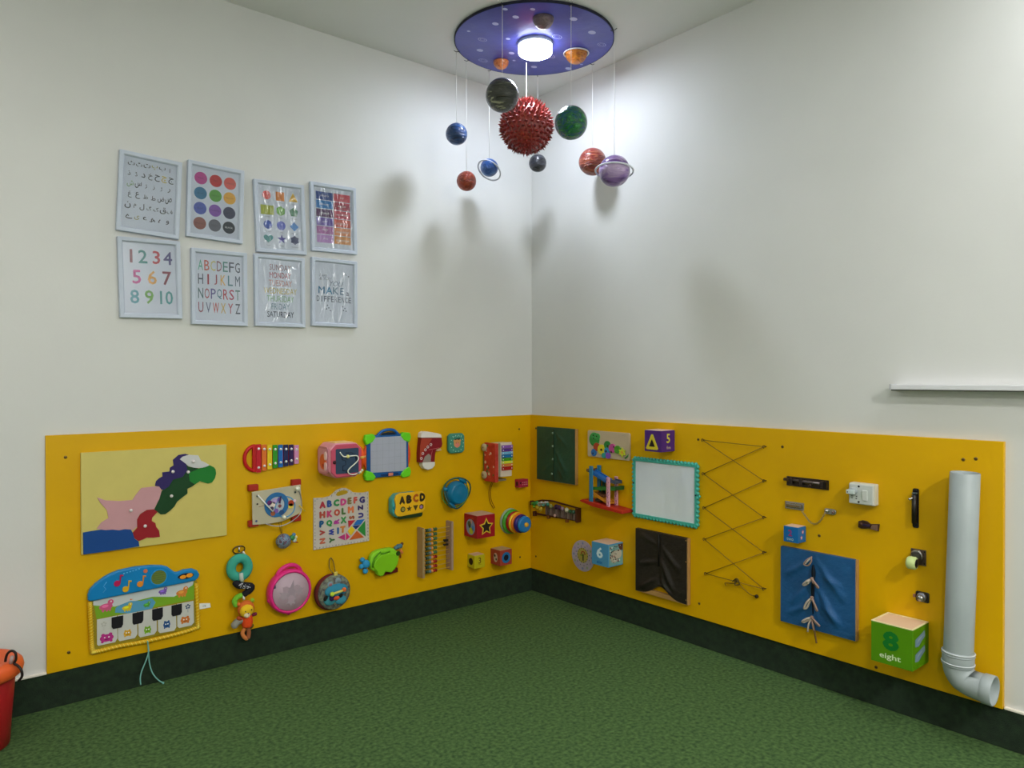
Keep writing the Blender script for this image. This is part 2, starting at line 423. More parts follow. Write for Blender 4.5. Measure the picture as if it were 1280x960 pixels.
def d_shapes(m, o):
    X = (-.058, .004, .066); Z = (.098, .032, -.034, -.096)
    m.dot(X[0], Z[0], .0195, o, M('D8605A'), 24)
    m.flat([(X[1] - .02, Z[0] - .02), (X[1] + .02, Z[0] - .02), (X[1] + .02, Z[0] + .02), (X[1] - .02, Z[0] + .02)], o, M('E08A45'))
    m.flat([(X[2] - .022, Z[0] - .018), (X[2] + .022, Z[0] - .018), (X[2], Z[0] + .022)], o, M('E0B040'))
    m.flat([(X[0] - .03, Z[1] - .021), (X[0] + .03, Z[1] - .021), (X[0] + .03, Z[1] + .021), (X[0] - .03, Z[1] + .021)], o, M('A8B030'))
    m.flat(ngon(X[1], Z[1], .0225, 6), o, M('6CA840')); m.flat(ngon(X[2], Z[1], .022, 5), o, M('3C7A58'))
    m.dot(X[0], Z[2], .0205, o, M('3C58A8'), 8); m.dot(X[1], Z[2], .0205, o, M('5A68C0'), 24)
    m.flat(ngon(X[2], Z[2], .021, 4), o, M('4888C8'))
    hp = [(X[0] + .0014 * 16 * math.sin(t) ** 3, Z[3] + .0013 * (13 * math.cos(t) - 5 * math.cos(2 * t) - 2 * math.cos(3 * t) - math.cos(4 * t))) for t in [2 * math.pi * i / 28 for i in range(28)]]
    m.flat(hp, o, M('3C8888')); m.flat(star_pts(X[1], Z[3], .022), o, M('5A58A0')); m.flat(star_pts(X[2], Z[3], .022, .75, 6), o, M('40486C'))
    N = ['circle', 'square', 'triangle', 'rectangle', 'hexagon', 'pentagon', 'octagon', 'oval', 'diamond', 'heart', 'star', 'starburst']
    for i, s in enumerate(N): m.text(s, X[i % 3], Z[i // 3] - .031, .006, '6A6E7A', o, wmax=.034)
def d_months(m, o):
    A = ['34508E', '3C80BA', '58305F', '6E58A6', 'A868A0', 'B487BE']; B = ['CC5C68', 'A8344C', 'C0485A', 'CE6A5C', 'DC9468', 'D89A60']
    N1 = ['january', 'february', 'march', 'april', 'may', 'june']; N2 = ['july', 'august', 'september', 'october', 'november', 'december']
    for i in range(6):
        z = .104 - i * .0405
        for (x, c, n) in ((-.044, A[i], N1[i]), (.046, B[i], N2[i])):
            m.flat([(x - .043, z - .0185), (x + .043, z - .0185), (x + .043, z + .0185), (x - .043, z + .0185)], o, M(c))
            m.text(n, x, z, .013, 'E4E4F0', o + .0003, wmax=.07, shear=.35)
def d_numbers(m, o):
    for row, z, h in (((('1', -.068, '7A3040'), ('2', -.025, '3F8884'), ('3', .026, 'B83C48'), ('4', .07, '4A4678')), .088, .054),
                      ((('5', -.05, 'C04890'), ('6', .008, 'D49A3C'), ('7', .064, '802E40')), .005, .056),
                      ((('8', -.06, '5098A4'), ('9', -.006, '609A34'), ('10', .06, '3E9090')), -.075, .056)):
        for ch, x, c in row: m.text(ch, x, z, h, c, o, bold=.018, w=.05 if ch == '10' else None, wmax=.034 if len(ch) < 2 else .055)
def d_alphabet(m, o):
    cs = {'A': '5AA890', 'B': 'C06050', 'C': 'C8BE78', 'D': '8E6068', 'E': '5E8A84', 'F': '4A5260', 'G': '4A5260', 'H': '404A5C', 'I': 'A03C48', 'J': '984450', 'K': 'D8AC50', 'L': '4C7A84', 'M': '4C6070',
          'N': '3E6668', 'O': 'A03E4C', 'P': '56508A', 'Q': '3E7484', 'R': 'B03848', 'S': 'A83050', 'T': '4C7A70', 'U': '8E3C50', 'V': '505878', 'W': 'B84038', 'X': 'C8A850', 'Y': 'A84050', 'Z': '3E4858'}
    for r, (s, z) in enumerate((('ABCDEFG', .093), ('HIJKLM', .034), ('NOPQRST', -.027), ('UVWXYZ', -.087))):
        n = len(s)
        for i, ch in enumerate(s):
            m.text(ch, -.078 + .156 * i / (n - 1), z, .044, cs[ch], o, bold=.004, wmax=.021 if ch != 'W' else .026)
def d_days(m, o):
    for i, (s, c, w) in enumerate((('SUNDAY', '805058', .10), ('MONDAY', '9A4450', .10), ('TUESDAY', 'C08070', .108), ('WEDNESDAY', 'BCA83A', .155), ('THURSDAY', '7CAA78', .125), ('FRIDAY', '5C8090', .085), ('SATURDAY', '2E3A50', .125))):
        m.text(s, .004, .108 - i * .0355, .027, c, o, w=w, bold=.012 if i in (1, 6) else 0)
def d_words(m, o):
    m.text('I am', -.055, .083, .016, '6A7280', o, shear=.2); m.text('& YOU', -.045, .066, .015, '6A7280', o, shear=.2, wmax=.06)
    m.text('YOU', .012, .045, .024, '5C6C80', o, shear=.3)
    for ch, x, c in (('M', -.065, '2F6E94'), ('A', -.026, '3A7FA4'), ('K', .008, '5E7C92'), ('E', .04, '5E7C92')): m.text(ch, x, .011, .034, c, o, bold=.02, wmax=.034)
    m.text('a', .07, .0, .018, '5C6478', o, bold=.01)
    for i, ch in enumerate('DIFFERENCE'): m.text(ch, -.082 + i * .0182, -.03, .027, '4E5C6E' if i < 5 else '66707E', o, bold=.01, wmax=.0145)
    for x, z in ((.05, .098), (.062, .092), (.075, .085), (-.035, -.06), (-.028, -.072), (-.04, -.078), (-.02, -.085), (.045, -.062), (.056, -.07), (.048, -.08), (.062, -.083)):
        m.dot(x, z, .0035, o, M('4A5468'), 6)
picture(-2.081, 1.996, -2.6, 'white frame of Urdu letters, top left of the eight prints', d_urdu)
picture(-1.820, 2.006, -1.6, 'white frame with twelve coloured circles naming colours', d_colors)
picture(-1.533, 1.981, 2.3, 'white frame showing coloured shapes such as circle, square and heart', d_shapes, True)
picture(-1.270, 2.013, 1.3, 'white frame of month names in blue, purple and red blocks', d_months, True)
picture(-2.080, 1.658, 1.6, 'white frame of colourful numbers 1 to 10', d_numbers)
picture(-1.804, 1.642, .3, 'white frame of the alphabet A to Z in thin coloured capitals', d_alphabet)
picture(-1.536, 1.647, .5, 'white frame listing the days from SUNDAY to SATURDAY', d_days, True)
picture(-1.267, 1.659, 0, 'white frame reading YOU MAKE a DIFFERENCE, bottom right print', d_words, True)

# ---------------------------------------------------------------- solar system mobile
DC = (-.495, -.582)
t = Thing('ceiling_disc', 'round blue space disc with doodled planets fixed to the ceiling', 'ceiling decoration', 'W', DC[0], DC[1], H)
disc_mat = two_tone('blue_paint', '3C3F94', '4A4FB0', 4, .35, .3, 18, 1.2)
mb = MB(t); mb.lathe((DC[0], DC[1], H), [(.377, 0), (.383, -.001), (.383, -.0125), (.38, -.014), (.001, -.014)], disc_mat, 'z', 96); mb.build('panel', t.obj)
mb = MB(t)
mb.lathe((DC[0], DC[1], H), [(.3835, -.001), (.3865, -.002), (.3865, -.012), (.3835, -.0135)], M('15152A', .5), 'z', 96, False); mb.build('rim', t.obj)
mb = MB(t); zz = H - .0146; mb.face = lambda p: (p[0], p[2], p[1])
WP = M('A9B0D8', .6); random.seed(3)
# painted doodles: (x, y) on the ceiling plane
def dd(x, y, r, ringed=False):
    if ringed:
        for q in (r, r * .55):
            n = 20; mb.add([(x + q * math.cos(2 * math.pi * i / n) * k, zz, y + q * .7 * math.sin(2 * math.pi * i / n) * k) for k in (1, .86) for i in range(n)], [(i, (i + 1) % n, n + (i + 1) % n, n + i) for i in range(n)], WP)
    else: mb.dot(x, y, r, zz, WP, 14, r * .8)
for (x, y, r, g) in DOODLES:
    mb = MB(t); mb.face = lambda p: (p[0], p[2], p[1]); dd(x, y, r, g); mb.build('painted_doodle', t.obj)
for nm, lab, px, r, cols, ringed in (('half_ball', 'grey brown half ball glued under the disc', HB[0], .048, ['4A3C40', '7A6468', '5C4A50'], False),
                           ('half_ball', 'orange half ball glued under the disc', HB[1], .040, ['B85A28', 'E08848', '8C4424'], False),
                           ('half_ball', 'yellow orange half ball with a white hoop', HB[2], .056, ['B85E10', 'E08A20', '8C3810'], True)):
    mb = MB(t); c = (px[0], px[1], H - .014)
    mb.lathe(c, [(r * math.cos(a), -r * math.sin(a)) for a in [math.pi / 2 * i / 8 for i in range(8)]] + [(.001, -r)], streaks('half_ball_paper', cols, (3, 3, 8)), 'z', 24)
    o = mb.build(nm, t.obj, label=lab)
    if ringed: mb = MB(t); mb.tube([(px[0] + r * 1.1 * math.cos(a), px[1] + r * 1.1 * math.sin(a), H - .019) for a in [2 * math.pi * i / 28 for i in range(28)]], .0035, M('E0E0E8'), 6, True); mb.build('hoop', o)

def planet(name, label, p, r, mat, hoop=None, bumpy=.03, sub_=4):
    x, y, z = p
    d = Vector((x - DC[0], y - DC[1])); q = d.normalized() * .3945
    hx, hy = (DC[0] + q.x, DC[1] + q.y) if name != 'spiky_sun' else (x, y)
    x, y = hx, hy
    t = Thing(name, label, 'hanging planet', 'W', x, y, z, 'planets hanging under the blue disc')
    bm = bmesh.new(); bmesh.ops.create_icosphere(bm, subdivisions=sub_, radius=r)
    rnd = random.Random(int(abs(x * 1000)))
    dirs = [Vector((rnd.uniform(-1, 1), rnd.uniform(-1, 1), rnd.uniform(-1, 1))).normalized() for _ in range(9)]
    for v in bm.verts:
        n = v.co.normalized(); k = sum(math.sin(4 * n.dot(dd_) + i) for i, dd_ in enumerate(dirs)) / 9
        v.co = v.co * (1 + bumpy * k)
    for f in bm.faces: f.smooth = True
    me = bpy.data.meshes.new('ball'); bm.to_mesh(me); bm.free(); me.materials.append(mat)
    o = bpy.data.objects.new('ball', me); COL.objects.link(o); o.parent = t.obj
    top = H - .014 if name != 'spiky_sun' else H - .071
    mb = MB(t); mb.tube([(x, y, z + r * .97), (x, y, (z + top) / 2), (x, y, top - .002)], .0011, M('D8D8D4', .8), 5); mb.build('string', t.obj)
    if name != 'spiky_sun':
        mb = MB(t); e = (DC[0] + q.x * .955, DC[1] + q.y * .955)
        mb.tube([(e[0], e[1], H - .0155), (hx, hy, H - .0165), (hx + q.x * .03, hy + q.y * .03, H - .009)], .0016, M('3A3A40', .4, .8), 6); mb.build('hook', t.obj)
    if hoop:
        R_, tz, ta, zs, dz = hoop; pts = []
        for i in range(36):
            a = 2 * math.pi * i / 36; v = Vector((R_ * math.cos(a), R_ * math.sin(a) * zs, 0)); v.rotate(Matrix.Rotation(tz, 3, 'X')); v.rotate(Matrix.Rotation(ta, 3, 'Y')); v.rotate(Matrix.Rotation(YAW - math.pi / 2, 3, 'Z'))
            pts.append((x + v.x, y + v.y, z + v.z + dz))
        mb = MB(t); mb.tube(pts, .0042, M('C8CAD4', .5), 7, True); mb.build('hoop', t.obj)
    return t
planet('grey_planet', 'dark grey and black streaked ball, largest of the plain planets', (-.843, -.767, 2.483), .0725, streaks('grey_streaks', ['0C0E0C', '3A3C36', '3E4038', 'B0B090'], (2, 2, 11), .25, .7))
planet('green_planet', 'green and blue streaked ball right of the spiky red sun', (-.613, -.959, 2.364), .0715, streaks('green_streaks', ['143E88', '0E5A58', '136A30', '2E9A4E'], (3, 3, 5), .22, .6, 3))
planet('blue_planet', 'plain dark blue ball at the far left of the mobile', (-.739, -.255, 2.467), .0535, streaks('blue_streaks', ['16284E', '23467E', '3A68A8'], (2, 2, 10), .3, .5))
planet('orange_planet', 'small red orange ball, lowest on the left of the mobile', (-.640, -.183, 2.262), .050, streaks('orange_streaks', ['7A3828', 'A8402A', 'C86038'], (5, 5, 6), .35, .6))
planet('ringed_blue_planet', 'small bright blue ball with a tilted white hoop', (-.463, -.173, 2.366), .047, streaks('bright_blue_streaks', ['1E3E7A', '2C5AA6', '6A94D8'], (3, 3, 6), .3, .5), (.066, -.75, .55, .8, -.014))
planet('black_planet', 'small black ball just below the spiky red sun', (-.225, -.305, 2.410), .0475, streaks('black_streaks', ['16181E', '2A2C34', '5A5E66'], (2, 2, 11), .3, .6))
planet('red_planet', 'dark red streaked ball partly behind the purple one', (-.099, -.593, 2.373), .0705, streaks('red_streaks', ['5E2420', '8E3430', 'B06048', '7A2E2A'], (2, 2, 9), .3, .6))
planet('ringed_purple_planet', 'purple and white streaked ball with a white hoop', (-.307, -.903, 2.219), .0725, streaks('purple_streaks', ['3E2460', '6E4A90', 'C0A8CC', '8A6AAA', '5A3A7C'], (1.2, 1.2, 4), .3, .7, .8), (.088, -.22, .06, .9, 0))
st = planet('spiky_sun', 'big red spiky paper sun hanging below the lamp', (-.467, -.493, 2.501), .123, streaks('sun_paper', ['5E1412', '8A221C', 'A83428', '9A4428'], (7, 7, 2), .3, .5))
mb = MB(st); cx, cy, cz = st.org; red = streaks('sun_spikes', ['6A1A16', '962A26', 'B44038'], (6, 6, 6), .35, .3)
K = 26
for i in range(K):                      # paper strips of pointed teeth run from pole to pole
    for j in range(1, 17):
        a = 2 * math.pi * (i + .5 * (j % 2)) / K; th_ = math.pi * j / 17 + random.uniform(-.02, .02)
        n = Vector((math.sin(th_) * math.cos(a), math.sin(th_) * math.sin(a), math.cos(th_)))
        if j in (1, 16) and i % 3: continue
        x_ = n.cross(Vector((0, 0, 1))).normalized(); y_ = n.cross(x_); b0 = Vector((cx, cy, cz)) + n * .119
        w_ = .0125 * (0.6 + .5 * math.sin(th_)); tip = Vector((cx, cy, cz)) + n * (.1415 + random.uniform(-.004, .004)) + Vector((0, 0, random.uniform(-.004, .007)))
        vs = [tuple(b0 + x_ * w_), tuple(b0 + y_ * w_ * .8), tuple(b0 - x_ * w_), tuple(b0 - y_ * w_ * .8), tuple(tip)]
        mb.add(vs, [(0, 1, 4), (1, 2, 4), (2, 3, 4), (3, 0, 4)], red)
mb.build('spike', st.obj, kind='stuff')

# ---------------------------------------------------------------- things on the left board
def T(name, label, cat, u, z, side='L', o=None, group=None):
    t = Thing(name, label, cat, side, u, (BL if side == 'L' else BR) if o is None else o, z, group)
    if side == 'L': t.obj.location.y -= .0012
    else: t.obj.location.x -= .0012
    return t
WOOD = M('C8A878', .55, bump=.2); CREAM = M('D8CFB4', .5); CHROME = M('B0B0B0', .25, 1.0); STEEL = M('8A8480', .35, .9); DARK = M('1C1A18', .5)

t = T('map_puzzle', 'pale yellow wooden map puzzle board with coloured province pieces', 'puzzle', -2.057, .767)
part(t, 'base_board', lambda m: m.box(-2.333, -1.782, .012, .024, .571, .964, M('C0B264', .5)), .001)
for nm, c, pts in (
  ('pink puzzle piece', 'B88A90', [(-2.279,0.788),(-2.25,0.773),(-2.201,0.765),(-2.154,0.764),(-2.142,0.783),(-2.121,0.809),(-2.08,0.811),(-2.054,0.809),(-2.045,0.79),(-2.054,0.757),(-2.068,0.731),(-2.074,0.717),(-2.101,0.719),(-2.127,0.704),(-2.138,0.683),(-2.137,0.655),(-2.152,0.643),(-2.16,0.646),(-2.182,0.651),(-2.202,0.649),(-2.226,0.655),(-2.25,0.656),(-2.265,0.66),(-2.281,0.666),(-2.265,0.688),(-2.24,0.702),(-2.245,0.734),(-2.267,0.764)]),
  ('dark blue puzzle piece', '2A1E58', [(-2.07,0.813),(-2.066,0.832),(-2.054,0.843),(-2.041,0.849),(-2.042,0.866),(-2.014,0.867),(-2.012,0.883),(-1.998,0.891),(-2.001,0.914),(-1.979,0.933),(-1.952,0.936),(-1.938,0.931),(-1.963,0.925),(-1.974,0.915),(-1.949,0.893),(-1.944,0.867),(-1.963,0.84),(-2.001,0.832),(-2.017,0.805),(-2.038,0.793),(-2.046,0.796),(-2.054,0.809)]),
  ('white puzzle piece', 'BDBDBD', [(-1.974,0.915),(-1.963,0.925),(-1.938,0.931),(-1.9,0.926),(-1.889,0.903),(-1.874,0.895),(-1.855,0.882),(-1.869,0.872),(-1.894,0.872),(-1.919,0.875),(-1.941,0.884),(-1.949,0.893)]),
  ('light green puzzle piece', '187028', [(-1.939,0.855),(-1.897,0.87),(-1.852,0.88),(-1.836,0.871),(-1.829,0.861),(-1.827,0.843),(-1.832,0.823),(-1.844,0.806),(-1.861,0.803),(-1.894,0.816),(-1.914,0.804),(-1.935,0.82)]),
  ('dark green puzzle piece', '0E3A1A', [(-1.949,0.891),(-1.939,0.881),(-1.897,0.87),(-1.939,0.855),(-1.935,0.821),(-1.914,0.804),(-1.928,0.795),(-1.944,0.789),(-1.944,0.769),(-1.964,0.755),(-1.985,0.739),(-1.996,0.72),(-2.012,0.705),(-2.031,0.693),(-2.049,0.694),(-2.073,0.717),(-2.065,0.733),(-2.054,0.757),(-2.044,0.79),(-2.017,0.805),(-2.001,0.832),(-1.963,0.84),(-1.944,0.867)]),
  ('red puzzle piece', '8A1420', [(-2.137,0.683),(-2.126,0.703),(-2.101,0.718),(-2.075,0.718),(-2.06,0.706),(-2.081,0.684),(-2.083,0.671),(-2.069,0.661),(-2.066,0.645),(-2.055,0.628),(-2.052,0.602),(-2.076,0.602),(-2.102,0.606),(-2.117,0.6),(-2.132,0.596),(-2.147,0.61),(-2.153,0.633),(-2.137,0.65)]),
  ('blue puzzle piece', '0A3E80', [(-2.328,0.657),(-2.298,0.659),(-2.265,0.66),(-2.25,0.656),(-2.226,0.655),(-2.202,0.649),(-2.182,0.651),(-2.16,0.647),(-2.153,0.631),(-2.147,0.608),(-2.132,0.595),(-2.129,0.575),(-2.232,0.572),(-2.327,0.572)])):
    mb = MB(t); mb.poly(pts, .0245, .028, c); pc = mb.build('puzzle_piece', t.obj, .0006, label=nm)
    if nm[:4] in ('pink', 'dark', 'whit', 'red '):
        kn = {'pink puzzle piece': (-2.161, 0.724), 'dark blue puzzle piece': (-2.003, 0.866), 'white puzzle piece': (-1.921, 0.903), 'dark green puzzle piece': (-2.009, 0.766), 'red puzzle piece': (-2.109, 0.655)}[nm]
        mb = MB(t); mb.lathe((kn[0], .028, kn[1]), [(.0035, 0), (.0035, .004), (.0065, .006), (.006, .010), (.001, .011)], M('D8D0D0', .3), 'o', 12); mb.build('knob', pc)
kn = (-1.943, 0.86)
mb = MB(t); mb.lathe((kn[0], .028, kn[1]), [(.0035, 0), (.0035, .004), (.0065, .006), (.006, .010), (.001, .011)], M('D8D0D0', .3), 'o', 12); mb.build('knob', pc)

# piano mat
t = T('piano_mat', 'toy piano mat with blue top, five white keys and yellow piping', 'toy', -2.1, .32)
part(t, 'mat', lambda m: m.poly([(-2.3,0.389),(-1.906,0.398),(-1.903,0.198),(-2.291,0.188)], .0122, .020, M('8A7A18', .7)), .003)
def f(m):
    m.flat([(-2.293,0.387),(-1.917,0.397),(-1.917,0.318),(-2.282,0.311)], .0203, M('6E9A20'))
    m.flat([(-2.293,0.387),(-1.917,0.397),(-1.923,0.379),(-1.997,0.344),(-2.081,0.36),(-2.143,0.355),(-2.217,0.347),(-2.293,0.367)], .0206, M('B8BEC0'))
    m.flat([(-2.202,0.349),(-2.163,0.359),(-2.122,0.351),(-2.081,0.354),(-2.068,0.335),(-2.081,0.312),(-2.168,0.31),(-2.217,0.323),(-2.215,0.341)], .0208, M('4F8FB0'))
    for a, c in (((430,352),'C03050'),((555,345),'C8D8E0'),((655,290),'C03050')):
        pass
part(t, 'meadow_print', f)
KEYS = [[(-2.281,0.309),(-2.211,0.31),(-2.209,0.22),(-2.217,0.206),(-2.276,0.205),(-2.281,0.212)],
        [(-2.208,0.31),(-2.138,0.31),(-2.137,0.22),(-2.146,0.206),(-2.201,0.206),(-2.207,0.214)],
        [(-2.134,0.31),(-2.065,0.31),(-2.064,0.218),(-2.074,0.205),(-2.126,0.204),(-2.133,0.214)],
        [(-2.061,0.311),(-1.99,0.311),(-1.989,0.216),(-1.997,0.203),(-2.052,0.205),(-2.059,0.214)],
        [(-1.986,0.312),(-1.92,0.312),(-1.918,0.221),(-1.929,0.21),(-1.978,0.21),(-1.985,0.218)]]
ICONS = [('A8287A', (-2.247, 0.23), .034, .018), ('C8961E', (-2.173, 0.232), .02, .014), ('6A9A10', (-2.099, 0.229), .019, .015), ('204A80', (-2.026, 0.235), .019, .016), ('C06A28', (-1.954, 0.239), .026, .015)]
for k, ic in zip(KEYS, ICONS):
    ko = part(t, 'white_key', lambda m: m.poly(k, .0205, .0222, M('B9B9B4', .5)), .0006)
    c, (x, z), a, b = ic
    def f(m):
        m.dot(x, z, a * .72, .0225, M(c), 18, b * .82)
        for s in (-1, 1): m.dot(x + s * a * .38, z + b * .72, a * .2, .0227, M(c), 10, b * .34); m.dot(x + s * a * .22, z + b * .15, .0028, .0230, M('E8E8E0'), 8); m.dot(x + s * a * .45, z - b * .72, a * .16, .0227, M(c), 8, b * .3)
        m.dot(x, z - b * .3, a * .28, .0229, M('%02X%02X%02X' % tuple(int(int(c[j:j + 2], 16) * .6) for j in (0, 2, 4))), 10, b * .1)
    sub(t, 'printed_animal', ko, f)
for (x, z), c in (((-2.257, 0.286), 'A8A8A0'), ((-1.943, 0.293), '30486A')):
    def f(m):
        for i in range(5): a = 2 * math.pi * i / 5 + .3; m.dot(x + .007 * math.cos(a), z + .007 * math.sin(a), .0038, .0226, M(c), 10)
        m.box(x - .0006, x + .0006, .0223, .0226, z - .024, z - .010, M(c))
    part(t, 'printed_flower', f)
for k in ([(-2.23,0.307),(-2.188,0.307),(-2.189,0.271),(-2.195,0.26),(-2.225,0.26),(-2.23,0.269)], [(-2.155,0.308),(-2.114,0.309),(-2.115,0.272),(-2.121,0.262),(-2.151,0.261),(-2.155,0.269)],
          [(-2.082,0.309),(-2.041,0.31),(-2.041,0.273),(-2.048,0.261),(-2.077,0.261),(-2.082,0.269)], [(-2.008,0.31),(-1.967,0.311),(-1.967,0.276),(-1.973,0.265),(-2.003,0.264),(-2.008,0.272)]):
    part(t, 'black_key', lambda m: m.poly(k, .0224, .0245, M('16141A', .5)), .0006)
def f(m):
    for c, (x, z), r in (('C0507A', (-2.246, 0.356), .03), ('C8B020', (-2.172, 0.336), .022), ('4A9038', (-2.1, 0.333), .016), ('7050A8', (-2.039, 0.376), .020), ('C87830', (-1.964, 0.358), .028)):
        m.dot(x - r * .1, z - r * .1, r * .8, .0212, M(c), 16, r * .42); m.dot(x + r * .45, z + r * .42, r * .36, .0214, M(c), 12)
        for k in (-.45, 0, .35): m.dot(x + r * k, z - r * .5, r * .16, .0213, M(c), 8, r * .28)
        m.dot(x - r * .2, z, r * .4, .0216, M('%02X%02X%02X' % tuple(min(255, int(int(c[j:j + 2], 16) * 1.3)) for j in (0, 2, 4))), 12, r * .2); m.dot(x + r * .5, z + r * .5, r * .1, .0217, M('F0F0E8'), 8)
    x, z = (-2.163, 0.362); m.flat([(x, z), (x + .012, z + .002), (x, z + .006)], .0216, M('D87020'))
part(t, 'meadow_animal', f)
edge = [(-2.304,0.384),(-2.303,0.322),(-2.3,0.241),(-2.297,0.194),(-2.285,0.184),(-2.203,0.186),(-2.102,0.183),(-1.997,0.186),(-1.915,0.194),(-1.903,0.209),(-1.905,0.297),(-1.909,0.385)]
def f(m): m.tube(smooth([(x, .020, z) for x, z in edge], 4), .0085, M('C89A10', .35), 8)
pp = part(t, 'piping', f)
def f(m):
    pts = smooth([(x, .020, z) for x, z in edge], 7)
    for i, p in enumerate(pts):
        q = pts[min(i + 1, len(pts) - 1)]; a = i * 2.1
    for i in range(0, len(pts) - 2):
        p, q = Vector(pts[i]), Vector(pts[i + 1]); d = (q - p).normalized(); n = Vector((-d.z, 0, d.x))
        m.tube([p + n * .0085 + Vector((0, .002, 0)), p + d * .004 + Vector((0, .0092, 0)), p + d * .008 - n * .0085 + Vector((0, .002, 0))], .0016, M('E8C850', .3), 5)
sub(t, 'braid', pp, f)
hood = [(-2.313,0.389),(-2.313,0.414),(-2.306,0.434),(-2.288,0.453),(-2.257,0.474),(-2.233,0.484),(-2.204,0.492),(-2.144,0.496),(-2.083,0.492),(-2.046,0.485),(-2.025,0.476),(-2.01,0.462),(-1.995,0.447),(-1.983,0.447),(-1.961,0.453),(-1.928,0.452),(-1.907,0.44),(-1.898,0.423),(-1.901,0.409),(-1.915,0.399),(-1.956,0.396),(-2.052,0.394),(-2.155,0.391),(-2.229,0.389),(-2.293,0.386)]
hb = part(t, 'blue_hood', lambda m: m.poly(hood, .0125, .034, M('1074B0', .3)), .007, seg=3)
def f(m):
    x, z = (-2.059, 0.439); m.ring(x, z, .029, .033, .034, .0365, M('1A86C4', .3)); m.disc(x, z, .029, .034, .0345, M('5E7030', .7)); 
    for i in range(-2, 3): m.box(x - .022, x + .022, .0345, .0352, z + i * .009 - .001, z + i * .009 + .001, M('4A5A28'))
sub(t, 'loudspeaker', hb, f)
for c, (x, z), lab in (('A81850', (-2.206, 0.448), 'magenta note button'), ('C89A1C', (-2.176, 0.42), 'yellow note button'), ('D08028', (-2.123, 0.431), 'orange note button')):
    def f(m): m.disc(x - .006, z - .007, .012, .034, .038, M(c, .3), 14); m.poly([(x + .002, z - .006), (x + .006, z - .006), (x + .009, z + .02), (x + .016, z + .018), (x + .016, z + .024), (x + .004, z + .026)], .034, .038, M(c, .3))
    sub(t, 'note_button', hb, f, .001, lab)
def f(m): x, z = (-2.109, 0.473); m.disc(x, z, .008, .034, .037, M('C06848', .4), 12)
sub(t, 'small_button', hb, f)
def f(m):
    x, z = (-1.954, 0.426); m.disc(x, z, .032, .034, .036, M('201818', .5), 20, .012); m.disc(x - .012, z - .002, .013, .036, .039, M('E08A20', .4), 14, .008); m.disc(x + .014, z + .001, .013, .036, .039, M('E08A20', .4), 14, .009)
sub(t, 'switch', hb, f, .0008)
def f(m):
    x, z = (-2.254, 0.434)
    m.tube([(x - .008, .0345, z - .02), (x + .003, .0345, z - .008), (x - .006, .0345, z + .004), (x + .006, .0345, z + .02)], .0012, M('5AA8D8'), 5)
    for i in range(6): a, b = (-2.19, 0.474); m.box(a + i * .011, a + i * .011 + .006, .0342, .0348, b + i * .0018, b + i * .0018 + .004, M('5AA8D8'))
sub(t, 'raised_lettering', hb, f)
def f(m):
    a, b = (-1.874, 0.281); m.poly([(a - .024, b + .014), (a + .024, b + .006), (a + .026, b - .012), (a - .02, b - .012)], .013, .015, M('D8D8D4', .5))
    m.text('CE', a, b - .001, .008, '404040', .0153)
part(t, 'sewn_tag', f)
def f(m):
    c = M('6FA8A0', .6); s = [(-2.101,0.187),(-2.099,0.164),(-2.099,0.142),(-2.11,0.111),(-2.126,0.076),(-2.133,0.05),(-2.132,0.024)]
    k = [(x, .028 + .004 * i, max(z, .006)) for i, (x, z) in enumerate(s)]; m.tube(smooth(k), .0026, c, 6)
    s = [(-2.099,0.175),(-2.098,0.141),(-2.095,0.096),(-2.087,0.06),(-2.074,0.034),(-2.059,0.016),(-2.047,0.002)]
    m.tube(smooth([(x, .026 + .003 * i, max(z, .006)) for i, (x, z) in enumerate(s)]), .0026, c, 6); a, b = s[-1]; m.ball(a, .046, max(b, .006), .005, c, 8)
part(t, 'cord', f, label='pale turquoise cord ends hanging from the mat')

# upper xylophone
t = T('xylophone', 'hand xylophone of eight rainbow bars with a red handle', 'musical toy', -1.58, .895)
def f(m):
    m.poly([(-1.66, .94), (-1.455, .915), (-1.455, .875), (-1.66, .85)], .012, .022, M('A81C1C', .4))
    x0, z0 = -1.655, .896; pts = [(x0 + .045 * math.cos(a) * 1.05 - .0, .018, z0 + .055 * math.sin(a)) for a in [math.radians(d) for d in range(90, 271, 15)]]
    m.tube(pts, .0085, M('B0181C', .35), 8); m.box(-1.668, -1.652, .012, .026, .835, .957, M('B0181C', .35))
part(t, 'frame', f, .002)
for i, (c, a, b) in enumerate((('B01A28', .958, .832), ('D06A28', .955, .838), ('D8B820', .953, .842), ('2C8A24', .951, .846), ('1460A8', .950, .848), ('1E2450', .949, .850), ('2E1C4C', .948, .853), ('C080A8', .944, .858))):
    u = -1.6535 + i * .0252
    bo = part(t, 'bar', lambda m: m.box(u, u + .0215, .024, .029, b, a, M(c, .35)), .001, label={0: 'red', 1: 'orange', 2: 'yellow', 3: 'green', 4: 'blue', 5: 'navy', 6: 'dark purple', 7: 'pink'}[i] + ' bar')
    def f(m):
        for z in (a - .02, b + .022): m.lathe((u + .0108, .029, z), [(.006, 0), (.0055, .003), (.001, .005)], M('E8E4DC', .3), 'o', 10)
    sub(t, 'pin', bo, f)

